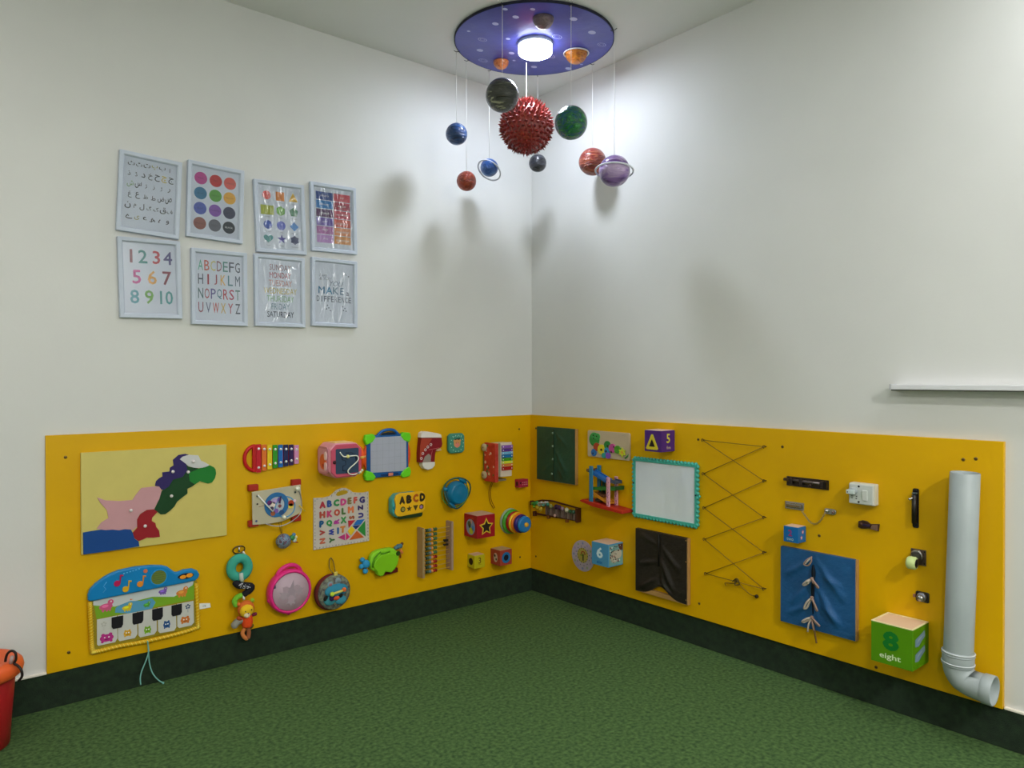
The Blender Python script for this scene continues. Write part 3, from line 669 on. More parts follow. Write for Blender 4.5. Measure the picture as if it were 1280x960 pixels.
# clown activity panel
t = T('clown_activity_toy', 'cream activity panel with blue ring, clown and white rods on red feet', 'toy', -1.56, .68)
for (u, z) in ((-1.667, .767), (-1.468, .772), (-1.667, .608), (-1.468, .607)):
    part(t, 'foot', lambda m: m.box(u - .022, u + .022, .012, .034, z - .014, z + .014, M('9A2418', .5)), .003)
part(t, 'panel', lambda m: m.poly([(-1.677, .75), (-1.452, .762), (-1.448, .64), (-1.47, .625), (-1.54, .603), (-1.60, .60), (-1.675, .604)], .0345, .041, M('B0A890', .5)), .002)
part(t, 'blue_ring', lambda m: m.ring(-1.567, .682, .036, .056, .041, .0445, M('28649A', .5), 32), .001)
def f(m):
    m.dot(-1.567, .682, .036, .0416, M('A8B0B8'), 24); m.ring(-1.527, .668, .044, .049, .041, .0430, M('4A88B8', .5), 28)
    for x, z, r, c in ((-1.600, .695, .011, '5E2A68'), (-1.586, .684, .013, 'D8C8C0'), (-1.577, .70, .012, 'A890C0'), (-1.555, .705, .010, '584A98'), (-1.59, .668, .009, '3A3048'), (-1.57, .655, .011, '7858A0'), (-1.545, .645, .012, '2A4A78'), (-1.585, .645, .011, '9A5838'), (-1.553, .675, .008, '784048'),
                       (-1.50, .682, .014, 'A03A20'), (-1.502, .67, .012, 'E0C040'), (-1.483, .692, .007, 'D0B8C8'), (-1.655, .73, .005, '4A5048'), (-1.655, .695, .004, '201C18'), (-1.66, .62, .005, '405080'), (-1.48, .73, .005, '2A3A38')):
        m.dot(x, z, r, .0446 + .0001 * (r < .01), M(c), 14)
    m.flat([(-1.56, .69), (-1.55, .72), (-1.545, .72), (-1.55, .685)], .0449, M('402850')); m.flat([(-1.648, .682), (-1.62, .686), (-1.62, .684), (-1.648, .680)], .0416, M('804848'))
mb = MB(t); mb.marks = []; f(mb); mb.build_each(t.obj, mb.marks, '')
part(t, 'white_rod', lambda m: m.tube([(-1.655, .05, .735), (-1.59, .056, .655)], .003, M('F0EAD8', .4), 8))
part(t, 'yellow_rod', lambda m: m.tube([(-1.463, .05, .668), (-1.435, .05, .638)], .0025, M('D8B838', .4), 8))
part(t, 'white_ball', lambda m: m.ball(-1.471, .05, .747, .0105, M('E8E0CC', .4), 14))
part(t, 'white_ball', lambda m: m.ball(-1.535, .05, .622, .009, M('E8D8C0', .4), 14))
part(t, 'wire_loop', lambda m: m.tube(smooth([(-1.62, .043, .604), (-1.58, .06, .590), (-1.54, .068, .592), (-1.49, .06, .610), (-1.455, .05, .64), (-1.452, .045, .70), (-1.468, .05, .742)]), .0022, M('A8A4A8', .3, .6), 6))
def f(m):
    m.tube([(-1.533, .012, .595), (-1.533, .02, .545)], .0012, M('5A4A18'), 5); m.tube([(-1.545, .012, .595), (-1.537, .02, .545)], .0012, M('5A4A18'), 5)
# patchwork ball
t2 = T('patchwork_ball', 'small green and purple patchwork ball hanging under the cream panel', 'toy', -1.535, .515)
part(t2, 'string', f)
part(t2, 'ball', lambda m: m.ball(-1.538, .047, .515, .034, streaks('patchwork', ['2E6A40', '6A3A58', '8898A8', '3A7AA8', '4A8A50'], (9, 9, 9), .5, .3), 20, .9))
def f(m):
    for x, z, r, c in ((-1.498, .525, .013, '3A8048'), (-1.487, .512, .010, 'B8C8C0'), (-1.49, .538, .009, '4878A0'), (-1.480, .525, .007, 'D8D0A0')): m.ball(x, .05, z, r, M(c, .6), 10)
    m.tube([(-1.495, .05, .504), (-1.470, .05, .500)], .0025, M('A83030'), 6)
part(t2, 'charm', f)

# hanging plush
t = T('hanging_plush', 'hanging plush lion with turquoise ring and spotted black ribbon', 'plush toy', -1.735, .28)
part(t, 'key_ring', lambda m: m.tube([(-1.729 + .026 * math.cos(a), .022 + .004 * math.sin(a), .5 + .017 * math.sin(a)) for a in [2 * math.pi * i / 20 for i in range(20)]], .0028, M('5A4A38', .3, .8), 6, True))
part(t, 'swivel_clip', lambda m: (m.tube([(-1.729, .022, .515), (-1.729, .026, .49)], .004, CHROME, 8), m.tube([(-1.715, .03, .492), (-1.705, .035, .474)], .004, M('C8C8C8', .4), 6)))
TQ = M('3E9E8C', .95, bump=.8, bscale=400)
part(t, 'ring', lambda m: m.tube([(-1.732 + .037 * math.cos(a), .037, .425 + .041 * math.sin(a)) for a in [2 * math.pi * i / 24 for i in range(24)]], .0205, TQ, 12, True))
part(t, 'white_strap', lambda m: m.tube([(-1.733, .058, .405), (-1.732, .06, .38), (-1.725, .05, .365)], .009, M('B0B8B0', .8), 8))
rb = part(t, 'ribbon', lambda m: m.tube(smooth([(-1.755, .04, .372), (-1.74, .05, .352), (-1.71, .052, .345), (-1.685, .05, .335), (-1.70, .05, .318), (-1.722, .048, .305)]), [.008] + [.0155] * 16 + [.013] * 3 + [.009], M('17171F', .8), 10))
def f(m):
    for i in range(26):
        a = random.random(); x = -1.75 + a * .062; z = .357 - a * .022 + random.uniform(-.01, .01); m.ball(x, .066 - abs(z - .357 + a * .022) * .35, z, .0026, M('C8C8D0', .8), 6)
sub(t, 'white_spot', rb, f, kind='stuff')
def limb(t, nm, pts, r, c, lab=None, **k): return part(t, nm, lambda m: (m.tube(smooth(pts), r if not isinstance(r, tuple) else list(r), M(c, .95, bump=.6, bscale=300), 10), m.ball(*pts[-1], (r if not isinstance(r, (tuple,list)) else r[-1]) * 1.05, M(c, .95, bump=.6, bscale=300), 10)), label=lab)
limb(t, 'tail', [(-1.725, .045, .305), (-1.745, .045, .30), (-1.757, .045, .285), (-1.752, .045, .268)], .0115, '6EB030')
part(t, 'hang_loop', lambda m: m.tube([(-1.722, .05, .305), (-1.718, .052, .285)], .005, M('C8D0D0', .6), 8))
hd = part(t, 'head', lambda m: m.ball(-1.711, .055, .245, .036, M('C86428', .95, bump=.8, bscale=300), 18, .8))
sub(t, 'face', hd, lambda m: (m.ball(-1.713, .068, .241, .030, M('D8B020', .95, bump=.4, bscale=300), 18, .72), m.ball(-1.716, .083, .226, .014, M('D8C8A8', .9), 12, .6)))
def f(m):
    for x, z in ((-1.725, .243), (-1.698, .246)): m.ball(x, .088, z, .0028, M('180C08', .3), 8)
    m.ball(-1.714, .091, .234, .003, M('602818', .4), 8)
sub(t, 'eye_and_nose', hd, f)
sub(t, 'ear', hd, lambda m: m.ball(-1.683, .055, .277, .0095, M('8AB030', .9), 10)); sub(t, 'ear', hd, lambda m: m.ball(-1.742, .055, .27, .009, M('C86428', .9), 10))
part(t, 'body', lambda m: m.tube(smooth([(-1.708, .05, .215), (-1.706, .055, .19), (-1.708, .055, .165)]), [.018] + [.024] * 5 + [.022] * 2 + [.018], M('D84818', .95, bump=.6, bscale=300), 12))
limb(t, 'arm', [(-1.70, .05, .208), (-1.685, .058, .213), (-1.672, .06, .215)], .0075, '6A2038'); limb(t, 'arm', [(-1.722, .05, .208), (-1.735, .058, .206), (-1.745, .06, .212)], .0085, 'A84A28')
limb(t, 'foot', [(-1.722, .05, .20), (-1.745, .05, .195), (-1.758, .05, .183)], .0155, '8A8880', 'grey crinkled foot'); limb(t, 'leg', [(-1.70, .05, .165), (-1.69, .055, .158), (-1.683, .055, .166)], .006, '605020')
limb(t, 'leg', [(-1.715, .05, .16), (-1.725, .05, .14), (-1.718, .052, .122), (-1.708, .05, .112)], .0085, 'C87840'); limb(t, 'leg', [(-1.70, .05, .16), (-1.697, .05, .138), (-1.700, .052, .118)], .009, '9A5A38')

# pink drum
t = T('toy_drum', 'pink round toy drum with grey face and carrying handle', 'musical toy', -1.505, .29)
PK = M('D02A78', .35)
c = (-1.509, .012, .283)
part(t, 'rim', lambda m: m.lathe(c, [(.094, .004), (.100, .012), (.101, .04), (.096, .053), (.089, .055), (.086, .051), (.086, .046), (.001, .046)], PK, 'o', 40))
part(t, 'handle', lambda m: m.tube(smooth([(-1.568, .04, .352), (-1.553, .042, .381), (-1.52, .044, .399), (-1.485, .044, .396), (-1.46, .042, .375), (-1.449, .04, .345)]), .0095, PK, 10))
fc = part(t, 'drum_face', lambda m: m.lathe(c, [(.085, .047), (.084, .052), (.001, .053)], M('AE98A4', .5), 'o', 40))
def f(m):
    GR = M('958690', .6); m.flat(star_pts(c[0] + .002, c[2] + .004, .05, .36, 5, 80), .0654, GR); [m.flat(star_pts(c[0] + x_, c[2] + z_, .026, .5, 6, 20), .0656, M('9C8C96', .6)) for x_, z_ in ((-.035, -.01), (.036, .0), (.0, -.04))]
    for a in (150, 30, 270): x = c[0] + .03 * math.cos(math.radians(a)); z = c[2] + .03 * math.sin(math.radians(a)); m.dot(x, z, .014, .0657, M('A08C98'), 12)
sub(t, 'star_print', fc, f)
for x, z in ((-1.599, .255), (-1.513, .186), (-1.417, .276), (-1.444, .345), (-1.575, .335)): part(t, 'knob', lambda m: m.ball(x, .04, z, .0125, PK, 12, 1.3))
part(t, 'battery_mark', lambda m: (m.box(-1.588, -1.582, .05, .0665, .312, .326, M('4A4A68')), m.box(-1.428, -1.420, .05, .0625, .315, .325, M('804A20')), m.box(-1.52, -1.495, .05, .062, .37, .374, M('40707A'))))

# pink cube
t = T('activity_cube', 'pink plastic activity cube with dark front and white wire maze', 'toy', -1.27, .87)
PC = M('B84A62', .4); PL = M('D08C9A', .4)
u0, u1, z0, z1, d = -1.358, -1.195, .790, .950, .145
def cham(a0, a1, b0, b1, k): return [(a0 + k, b0), (a1 - k, b0), (a1, b0 + k), (a1, b1 - k), (a1 - k, b1), (a0 + k, b1), (a0, b1 - k), (a0, b0 + k)]
part(t, 'body', lambda m: m.poly(cham(u0, u1, z0, z1, .028), .012, d, PL), .008, seg=3)
fr = part(t, 'front_frame', lambda m: m.poly(cham(u0 + .004, u1 - .004, z0 + .004, z1 - .004, .026), d - .003, d + .006, PC), .004)
def f(m):
    m.poly(cham(u0 + .026, u1 - .02, z0 + .020, z1 - .024, .004), d + .006, d + .0075, M('2C4058', .5))
sub(t, 'dark_panel', fr, f, .001)
def f(m):
    mm = M('141C34'); x0, zc = u0 + .055, .875
    for pts in ([(0, .02), (.004, 0), (.02, -.005), (.022, -.025), (.006, -.03), (.006, -.05), (.03, -.055)], [(.02, .03), (.05, .03), (.07, .02), (.075, -.01)]):
        m.tube([(x0 + a, d + .0076, zc + b) for a, b in pts], .0022, mm, 5)
sub(t, 'maze_groove', fr, f)
wz = [(1.0, 0, 0)]
P0 = lambda X, Y: (u0 + .004 + (X - 345) / 600 * .152, .945 - (Y - 150) / 680 * .155)
pts = [(515, 300), (540, 360), (590, 395), (700, 390), (820, 390), (862, 420), (862, 480), (800, 550), (700, 630), (655, 690), (680, 745), (740, 772), (800, 770), (860, 760)]
wr = part(t, 'wire', lambda m: m.tube(smooth([(P0(x, y)[0], d + .016 if 0 < i < len(pts) - 1 else d + .007, P0(x, y)[1]) for i, (x, y) in enumerate(pts)]), .0028, M('E8E4D0', .3), 8))
a, b = P0(655, 395); sub(t, 'bead', wr, lambda m: m.ball(a, d + .016, b, .0085, M('D8D080', .3), 12))
def f(m):
    for i, (X, Y) in enumerate(((870, 750), (905, 735), (940, 700))): x, z = P0(X, Y); m.ball(x, d + .018, z, .006, M(('8090A0', 'E0E0B8', 'E8E8C8')[i], .3), 10)
sub(t, 'bead', wr, f)
sd = part(t, 'side_picture', lambda m: (setattr(m, 'face', left_face(u0, d)), m.poly(cham(.026, .132, .808, .934, .014), 0, .003, M('B87888', .4)), m.poly(cham(.034, .124, .817, .925, .01), .003, .0035, M('C890A0', .5)), m.disc(.085, .865, .034, .0035, .0055, M('D0603A', .4), 18, .036)), .001)
sub(t, 'fish_figure', sd, lambda m: (setattr(m, 'face', left_face(u0, d)), m.disc(.112, .893, .012, .0035, .008, M('E0C0C0', .4), 12, .02), m.disc(.112, .845, .012, .0035, .008, M('E0B8C0', .4), 12, .02), m.flat(star_pts(.088, .848, .014), .0058, M('A82820'))))
part(t, 'top_panel', lambda m: m.box(u0 + .035, u1 - .035, .035, d - .02, z1, z1 + .003, M('E0B878', .5)), .001)
part(t, 'gear', lambda m: (m.lathe((u1 + .002, .085, .872), [(.001, 0), (.052, 0), (.056, .004), (.056, .016), (.045, .022), (.001, .022)], M('D8501C', .4), 'u', 24), m.tube([(u1 - .01, d + .01, .878), (u1 + .028, d - .02, .878)], .006, M('D8A850', .4), 8)), label='orange gear on the right side')
part(t, 'latch', lambda m: m.lathe((u0 + .02, d + .006, .865), [(.009, 0), (.008, .004), (.001, .005)], M('401820', .3), 'o', 10))

# magnetic drawing board
t = T('drawing_board', 'toy drawing board with blue frame and bright green corners', 'toy', -.985, .865)
u0, u1, z0, z1 = -1.108, -.868, .757, .965
part(t, 'frame', lambda m: m.poly([(u0, z0), (u1, z0), (u1, z1), (u1 - .04, z1 + .004), (u0 + .04, z1 + .004), (u0, z1)], .012, .032, M('14508C', .4)), .006, seg=3)
for (x, z, sx, sz) in ((u0, z0, 1, 1), (u1, z0, -1, 1), (u0, z1, 1, -1), (u1, z1, -1, -1)):
    part(t, 'corner', lambda m: m.poly([(x - sx * .006, z - sz * .008), (x + sx * .036, z - sz * .012), (x + sx * .05, z + sz * .006), (x + sx * .03, z + sz * .03), (x - sx * .003, z + sz * .042), (x - sx * .013, z + sz * .016)], .0125, .038, M('62C820', .4)), .005)
def bez(sg, x): return [(x, .80), (x + sg * .012, .83), (x + sg * .016, .86), (x + sg * .012, .89), (x, .92), (x - sg * .02, .92), (x - sg * .02, .80)]
part(t, 'orange_grip', lambda m: m.poly(bez(-1, u0), .0125, .028, M('D0501C', .4)), .003); part(t, 'orange_grip', lambda m: m.poly(bez(1, u1), .0125, .028, M('D0501C', .4)), .003)
part(t, 'handle', lambda m: m.tube(smooth([(-1.045, .024, .965), (-1.02, .026, .985), (-.985, .027, .993), (-.95, .026, .988), (-.925, .024, .967)]), .0075, M('1858A0', .4), 8))
part(t, 'handle_slot', lambda m: m.poly([(-1.03, .968), (-.945, .968), (-.955, .978), (-.985, .981), (-1.02, .978)], .0325, .0335, M('0C2038', .5)))
sn = part(t, 'screen', lambda m: m.poly([(-1.088, .785), (-.882, .779), (-.884, .958), (-1.088, .958)], .032, .035, M('A0A4B4', .45)), .002)
def f(m):
    for i in range(1, 5): m.box(-1.085, -.886, .035, .0352, .787 + i * .034, .788 + i * .034, M('8E92A2'))
    for i in range(1, 6): m.box(-1.088 + i * .034, -1.087 + i * .034, .035, .0352, .785, .956, M('8E92A2'))
sub(t, 'grid_print', sn, f)
part(t, 'slider', lambda m: (m.box(-1.03, -.93, .032, .036, .765, .773, M('0A2A58', .4)), m.box(-.99, -.965, .036, .042, .762, .777, M('C87868', .4))), .001)

# alphabet puzzle
t = T('alphabet_puzzle', 'white wooden alphabet puzzle with handle and coloured letters', 'puzzle', -1.228, .57)
ol = [(-1.38,0.445),(-1.379,0.689),(-1.356,0.688),(-1.33,0.686),(-1.299,0.69),(-1.281,0.701),(-1.262,0.716),(-1.235,0.723),(-1.212,0.72),(-1.193,0.709),(-1.175,0.696),(-1.146,0.691),(-1.118,0.689),(-1.091,0.691),(-1.088,0.447)]
hole = [(-1.267,0.693),(-1.258,0.705),(-1.235,0.712),(-1.212,0.71),(-1.201,0.7),(-1.212,0.692),(-1.235,0.688),(-1.256,0.686)]
pl = part(t, 'board', lambda m: m.poly(ol, .0122, .0185, M('B8B0A8', .5)), .0008)
part(t, 'handle_hole', lambda m: m.flat(hole, .0188, M('9A7C10', .6, g=1.6)), label='yellow showing through the handle slot')
def f(m):
    pr_ = ol + [ol[0]]; cs = ['5A3A48', '3A3A58', '804050', '406050', '303038']
    for i in range(len(pr_) - 1):
        (x0, a), (x1, b) = pr_[i], pr_[i + 1]; n = max(1, int(math.hypot(x1 - x0, b - a) / .0165)); cx_, cz_ = -1.228, .57
        for k in range(n):
            x = x0 + (x1 - x0) * (k + .5) / n; z = a + (b - a) * (k + .5) / n; x += (cx_ - x) * .045; z += (cz_ - z) * .045
            m.text('ABCDEFGHKLMNPRST1234567'[(i * 7 + k * 5) % 23], x, z, .0075, cs[(i + k) % 5], .0188)
part(t, 'edge_print', f)
LET = [('A',212,290,'A83040',0),('B',290,275,'28488C',0),('C',370,265,'2E8048',0),('D',450,255,'C04080',0),('E',520,243,'7A6A40',0),('F',588,236,'C05048',0),('G',662,232,'3C3470',0),
       ('H',208,402,'A8483A',0),('K',292,392,'B83A6A',0),('O',375,377,'B04838',0),('L',452,360,'4A6A38',0),('M',535,345,'D07040',0),('Z',645,322,'3A2E60',90),
       ('P',200,508,'1E5080',0),('Q',288,500,'2E8A48',0),('R',372,480,'A83A90',90),('X',450,462,'3A8A48',0),('S',545,432,'9A5030',90),('U',648,408,'3E3880',90),
       ('V',210,605,'A03C38',90),('W',310,600,'2C3C90',-90),('I',388,585,'2A5890',0),('T',442,570,'C07838',0),('N',210,702,'B86048',90),('Y',320,690,'3A6838',90)]
ALP = [(-1.335,0.653),(-1.3,0.655),(-1.264,0.655),(-1.227,0.655),(-1.194,0.657),(-1.163,0.657),(-1.127,0.655),(-1.336,0.606),(-1.299,0.606),(-1.261,0.608),(-1.226,0.611),(-1.188,0.613),(-1.136,0.617),(-1.34,0.563),(-1.301,0.561),(-1.263,0.565),(-1.227,0.568),(-1.183,0.575),(-1.134,0.58),(-1.336,0.522),(-1.291,0.518),(-1.256,0.52),(-1.231,0.523),(-1.336,0.482),(-1.287,0.48)]
for (ch, _, _, c, r), (x, z) in zip(LET, ALP):
    part(t, 'letter', lambda m: m.text(ch, x, z, .033 if r == 0 else .028, M(c, .4), .0215, bold=.08, rot=math.radians(r), depth=.0024, wmax=.031))
TAN = [('B02838', [(-1.203,0.562),(-1.164,0.56),(-1.2,0.526)]), ('2868B0', [(-1.155,0.559),(-1.113,0.558),(-1.136,0.534),(-1.175,0.535)]), ('16306A', [(-1.18,0.533),(-1.138,0.532),(-1.161,0.514)]),
       ('2C8038', [(-1.111,0.55),(-1.109,0.472),(-1.152,0.511)]), ('D8B820', [(-1.185,0.533),(-1.166,0.512),(-1.188,0.487),(-1.205,0.511)]), ('C05A28', [(-1.156,0.506),(-1.117,0.469),(-1.197,0.467)]),
       ('A83070', [(-1.22,0.499),(-1.22,0.469),(-1.257,0.488)]), ('C8286C', [(-1.214,0.506),(-1.193,0.482),(-1.214,0.468)])]
for c, p in TAN: part(t, 'tangram_piece', lambda m: m.poly(p, .0187, .0212, M(c, .4)), .0005)

# fabric pouch with hippo face
t = T('fabric_pouch', 'round maroon fabric pouch with blue hippo face on a cord loop', 'plush toy', -1.285, .25)
c = (-1.298, .012, .238)
part(t, 'back_disc', lambda m: m.lathe(c, [(.06, 0), (.082, .008), (.087, .022), (.08, .034), (.001, .038)], M('5E2220', .95, bump=.5, bscale=200), 'o', 32))
part(t, 'front_disc', lambda m: m.lathe((c[0] + .008, c[1] + .03, c[2]), [(.081, 0), (.083, .006), (.078, .016), (.001, .022)], two_tone('speckled_cloth', '4A4448', '7A8470', 60, .9, .6, 120), 'o', 32))
hp = part(t, 'hippo_head', lambda m: (m.ball(c[0] + .012, .062, c[2] + .01, .05, M('2E7C98', .9, bump=.5, bscale=200), 20, .28, .62, 1.2), m.ball(c[0] - .02, .06, c[2] - .03, .032, M('3A8490', .9), 14, .3, .8), m.ball(c[0] + .035, .06, c[2] - .04, .03, M('3C88A0', .9), 14, .3, .7)))
sub(t, 'ear', hp, lambda m: (m.ball(c[0] - .018, .058, c[2] + .042, .016, M('7A8C94', .9), 12, .4), m.ball(c[0] - .018, .062, c[2] + .041, .009, M('90606A', .9), 10, .5)))
sub(t, 'ear', hp, lambda m: (m.ball(c[0] + .022, .058, c[2] + .052, .017, M('7A8C94', .9), 12, .4), m.ball(c[0] + .022, .062, c[2] + .052, .009, M('6A7A80', .9), 10, .5)))
sub(t, 'bone', hp, lambda m: (m.tube([(c[0] - .018, .084, c[2] + .003), (c[0] + .04, .082, c[2] + .01)], .006, M('C8C060', .8), 8), m.ball(c[0] - .02, .084, c[2] + .003, .011, M('B8D040', .8), 12), m.ball(c[0] + .042, .082, c[2] + .012, .011, M('D86830', .8), 12)))
sub(t, 'mouth', hp, lambda m: (m.ball(c[0] + .006, .076, c[2] - .022, .014, M('C85030', .8), 12, .4, .7, 1.2), m.ball(c[0] - .014, .072, c[2] - .018, .016, M('282050', .8), 12, .4), m.ball(c[0] - .04, .062, c[2] - .02, .014, M('181A18', .8), 12, .4), m.ball(c[0] + .03, .07, c[2] - .014, .012, M('1A2020', .8), 12, .4)))
part(t, 'loop', lambda m: m.tube(smooth([(-1.288, .05, .318), (-1.303, .03, .345), (-1.302, .022, .38), (-1.293, .018, .395), (-1.283, .022, .38), (-1.279, .03, .345), (-1.285, .05, .318)]), .0026, M('6A5A28', .7), 6))
part(t, 'label', lambda m: m.poly([(-1.294, .31), (-1.275, .312), (-1.276, .335), (-1.293, .335)], .052, .056, M('C8B458', .7)), .002)

# green turtle toy
t = T('turtle_toy', 'lime green turtle shaped baby toy with blue feet', 'toy', -.99, .315)
LG = M('82C428', .35)
sh = [(-1.098,0.348),(-1.093,0.373),(-1.079,0.391),(-1.055,0.4),(-1.03,0.402),(-1.005,0.402),(-0.98,0.402),(-0.96,0.393),(-0.945,0.379),(-0.932,0.357),(-0.934,0.333),(-0.943,0.31),(-0.955,0.29),(-0.981,0.277),(-1.001,0.285),(-1.02,0.277),(-1.03,0.269),(-1.045,0.269),(-1.057,0.279),(-1.065,0.294),(-1.082,0.303),(-1.094,0.32)]
part(t, 'shell', lambda m: m.poly(sh, .015, .048, LG), .010, seg=3)
in_ = [(-1.083,0.33),(-1.077,0.35),(-1.06,0.365),(-1.043,0.375),(-1.018,0.378),(-0.993,0.381),(-0.971,0.373),(-0.951,0.359),(-0.943,0.342),(-0.948,0.316),(-0.963,0.297),(-0.983,0.28),(-1.001,0.285),(-1.021,0.291),(-1.023,0.278),(-1.033,0.271),(-1.048,0.272),(-1.06,0.283),(-1.064,0.299),(-1.077,0.311)]
part(t, 'belly_plate', lambda m: m.poly(in_, .0485, .058, M('78B81C', .35)), .005, seg=3)
part(t, 'groove', lambda m: (m.tube([(x, .05, z) for x, z in [(-1.086,0.321),(-1.086,0.342),(-1.077,0.364),(-1.057,0.381),(-1.042,0.391)]], .004, M('4E8A0C', .4), 8), m.tube([(x, .05, z) for x, z in [(-1.042,0.382),(-1.015,0.381),(-0.99,0.386)]], .004, M('4E8A0C', .4), 8)))
part(t, 'strap_hole', lambda m: (m.lathe((-.9415, .049, .3685), [(.012, 0), (.011, .004), (.009, .004), (.001, .0005)], M('2A4A10', .4), 'o', 14)))
ft = [(-1.114,0.339),(-1.133,0.362),(-1.139,0.331),(-1.117,0.305)]
part(t, 'blue_foot', lambda m: [m.ball(x, .032, z, r, M('2C88B8', .5), 14, .9) for (x, z), r in zip(ft, (.021, .013, .0125, .014))])
tl = [(-0.943,0.393),(-0.928,0.397),(-0.915,0.398),(-0.906,0.408)]
part(t, 'tail', lambda m: ([m.ball(x, .028, z, r, M('4A7080', .6), 12) for (x, z), r in zip(tl[:3], (.010, .013, .012))], m.ball(*(lambda q: (q[0], .028, q[1]))(tl[3]), .008, M('5A3A20', .6), 10)))
tr = [(-0.913,0.37),(-0.905,0.363),(-0.91,0.348)]
part(t, 'orange_ribbon', lambda m: (m.ball(tr[0][0], .026, tr[0][1], .010, M('C87038', .7), 10), m.ball(tr[1][0], .026, tr[1][1], .007, M('D08048', .7), 10), m.tube([(tr[0][0], .026, tr[0][1]), (tr[2][0], .02, tr[2][1] - .012)], .004, M('A85A28', .7), 6)))
part(t, 'maroon_shadow', lambda m: m.poly([(-1.035, .262), (-.93, .268), (-.93, .29), (-1.035, .29)], .013, .03, M('5A1010', .7)), .003)  # dark red block stands in for the shadow beneath the turtle

# toy boot
t = T('toy_sock_boot', 'red and white boot shaped puzzle box with printed laces', 'toy', -.72, .87)
bo = [(-0.799,0.944),(-0.673,0.937),(-0.668,0.905),(-0.673,0.888),(-0.708,0.876),(-0.714,0.849),(-0.717,0.813),(-0.792,0.815),(-0.809,0.816),(-0.809,0.863),(-0.803,0.921)]
part(t, 'shaft', lambda m: m.poly(bo, .0125, .045, M('7A1420', .4)), .002)
part(t, 'white_cuff', lambda m: m.poly([(-0.804,0.944),(-0.799,0.969),(-0.783,0.976),(-0.76,0.974),(-0.699,0.962),(-0.678,0.955),(-0.672,0.937)], .0125, .048, M('D8D0CC', .4)), .003)
part(t, 'white_toe', lambda m: m.poly([(-0.793,0.816),(-0.716,0.813),(-0.718,0.794),(-0.733,0.78),(-0.761,0.774),(-0.784,0.784),(-0.794,0.8)], .0125, .049, M('D0CCC8', .4)), .004)
def f(m):
    for x, z in [(-0.741,0.905),(-0.76,0.894),(-0.775,0.88),(-0.791,0.862),(-0.8,0.837)]: m.ring(x, z, .004, .0075, .0452, .0458, M('C8B8B8'), 12)
    m.flat([(-0.799,0.94),(-0.732,0.936),(-0.778,0.882),(-0.81,0.836),(-0.807,0.902)], .0453, M('A03A28'))
    m.flat([(-0.792,0.817),(-0.779,0.845),(-0.755,0.859),(-0.741,0.847),(-0.742,0.815)], .0454, M('8A8078'))
    for q in ([(-0.756,0.879),(-0.728,0.881),(-0.69,0.885)], [(-0.732,0.874),(-0.739,0.851),(-0.741,0.831)]): m.tube([(x, .0456, z) for x, z in q], .001, M('C87070'), 4)
part(t, 'shoe_print', f)
part(t, 'cream_edge', lambda m: m.poly([(-0.709,0.875),(-0.671,0.882),(-0.662,0.869),(-0.69,0.866)], .0126, .03, M('C8A880', .5)), .001)

# small soft book
t = T('soft_book', 'small rounded teal cloth book with a pink bear picture', 'book', -.565, .9)
part(t, 'cover', lambda m: m.poly(cham(-.62, -.515, .848, .955, .014), .0125, .036, M('3E8070', .7)), .008, seg=3)
def f(m):
    m.text('- - - - -', -.567, .94, .003, 'A8D0C0', .0365, w=.06)
    for i in range(14):
        a = 2 * math.pi * i / 14; m.dot(-.567 + .041 * math.cos(a), .901 + .044 * math.sin(a), .0026, .0365, M('A8D0C0'), 6)
    m.flat([(-.587, .925), (-.55, .93), (-.545, .915), (-.585, .912)], .0366, M('1A3A34'))
    m.dot(-.567, .900, .022, .0367, M('C08850'), 18, .022); m.dot(-.566, .892, .014, .0369, M('C87868'), 14); m.dot(-.585, .915, .007, .0368, M('C08850'), 10); m.dot(-.549, .915, .007, .0368, M('C08850'), 10)
    for x in (-.574, -.560): m.dot(x, .903, .002, .0371, M('301810'), 6)
part(t, 'bear_print', f)

# ABCD sorter
t = T('shape_sorter', 'yellow shape sorter with ABCD cut out letters and teal ends', 'toy', -.88, .61)
u0, u1, z0, z1 = -.978, -.792, .556, .674
part(t, 'teal_body', lambda m: m.poly(cham(u0, u1 - .02, z0 - .006, z1 - .004, .025), .0125, .058, M('3E98A0', .4)), .008, seg=3)
part(t, 'dark_base', lambda m: m.poly(cham(u0 + .03, u1 - .01, z0 - .016, z0 + .02, .008), .0125, .062, M('1C3418', .5)), .004)
lid = part(t, 'yellow_lid', lambda m: m.poly([(u0 + .008, z0 + .02), (u0 + .02, z0 + .004), (u0 + .04, z0), (u1 - .015, z0 + .006), (u1 - .002, z0 + .022), (u1, z1 - .025), (u1 - .014, z1 - .003), (u0 + .035, z1), (u0 + .014, z1 - .008), (u0 + .006, z1 - .03), (u0 + .013, z0 + .06)], .0585, .07, M('E0A81C', .35)), .004, seg=3)
for i, ch in enumerate('ABCD'): sub(t, 'letter_hole', lid, lambda m: m.text(ch, u0 + .048 + i * .040, z1 - .036 + i * .001, .044, M('A85018' if ch == 'C' else '2C2010', .7), .0707, bold=.11, wmax=.034))
def f(m):
    D_ = M('4A3814', .7); y = z0 + .035
    m.dot(u0 + .052, y, .0145, .0705, D_, 18); m.dot(u0 + .053, y, .0095, .0708, M('8A8440'), 14); m.flat(star_pts(u0 + .089, y, .017), .0706, D_); m.flat([(u0 + .112, y + .013), (u0 + .142, y + .013), (u0 + .127, y - .015)], .0706, D_)
    m.flat(ngon(u0 + .162, y + .002, .0145, 6), .0706, D_); m.flat(ngon(u0 + .161, y + .001, .009, 6), .0709, M('9870A0'))
sub(t, 'shape_hole', lid, f)
part(t, 'side_button', lambda m: m.ball(u0 + .014, .055, z0 + .045, .012, M('187078', .4), 12))

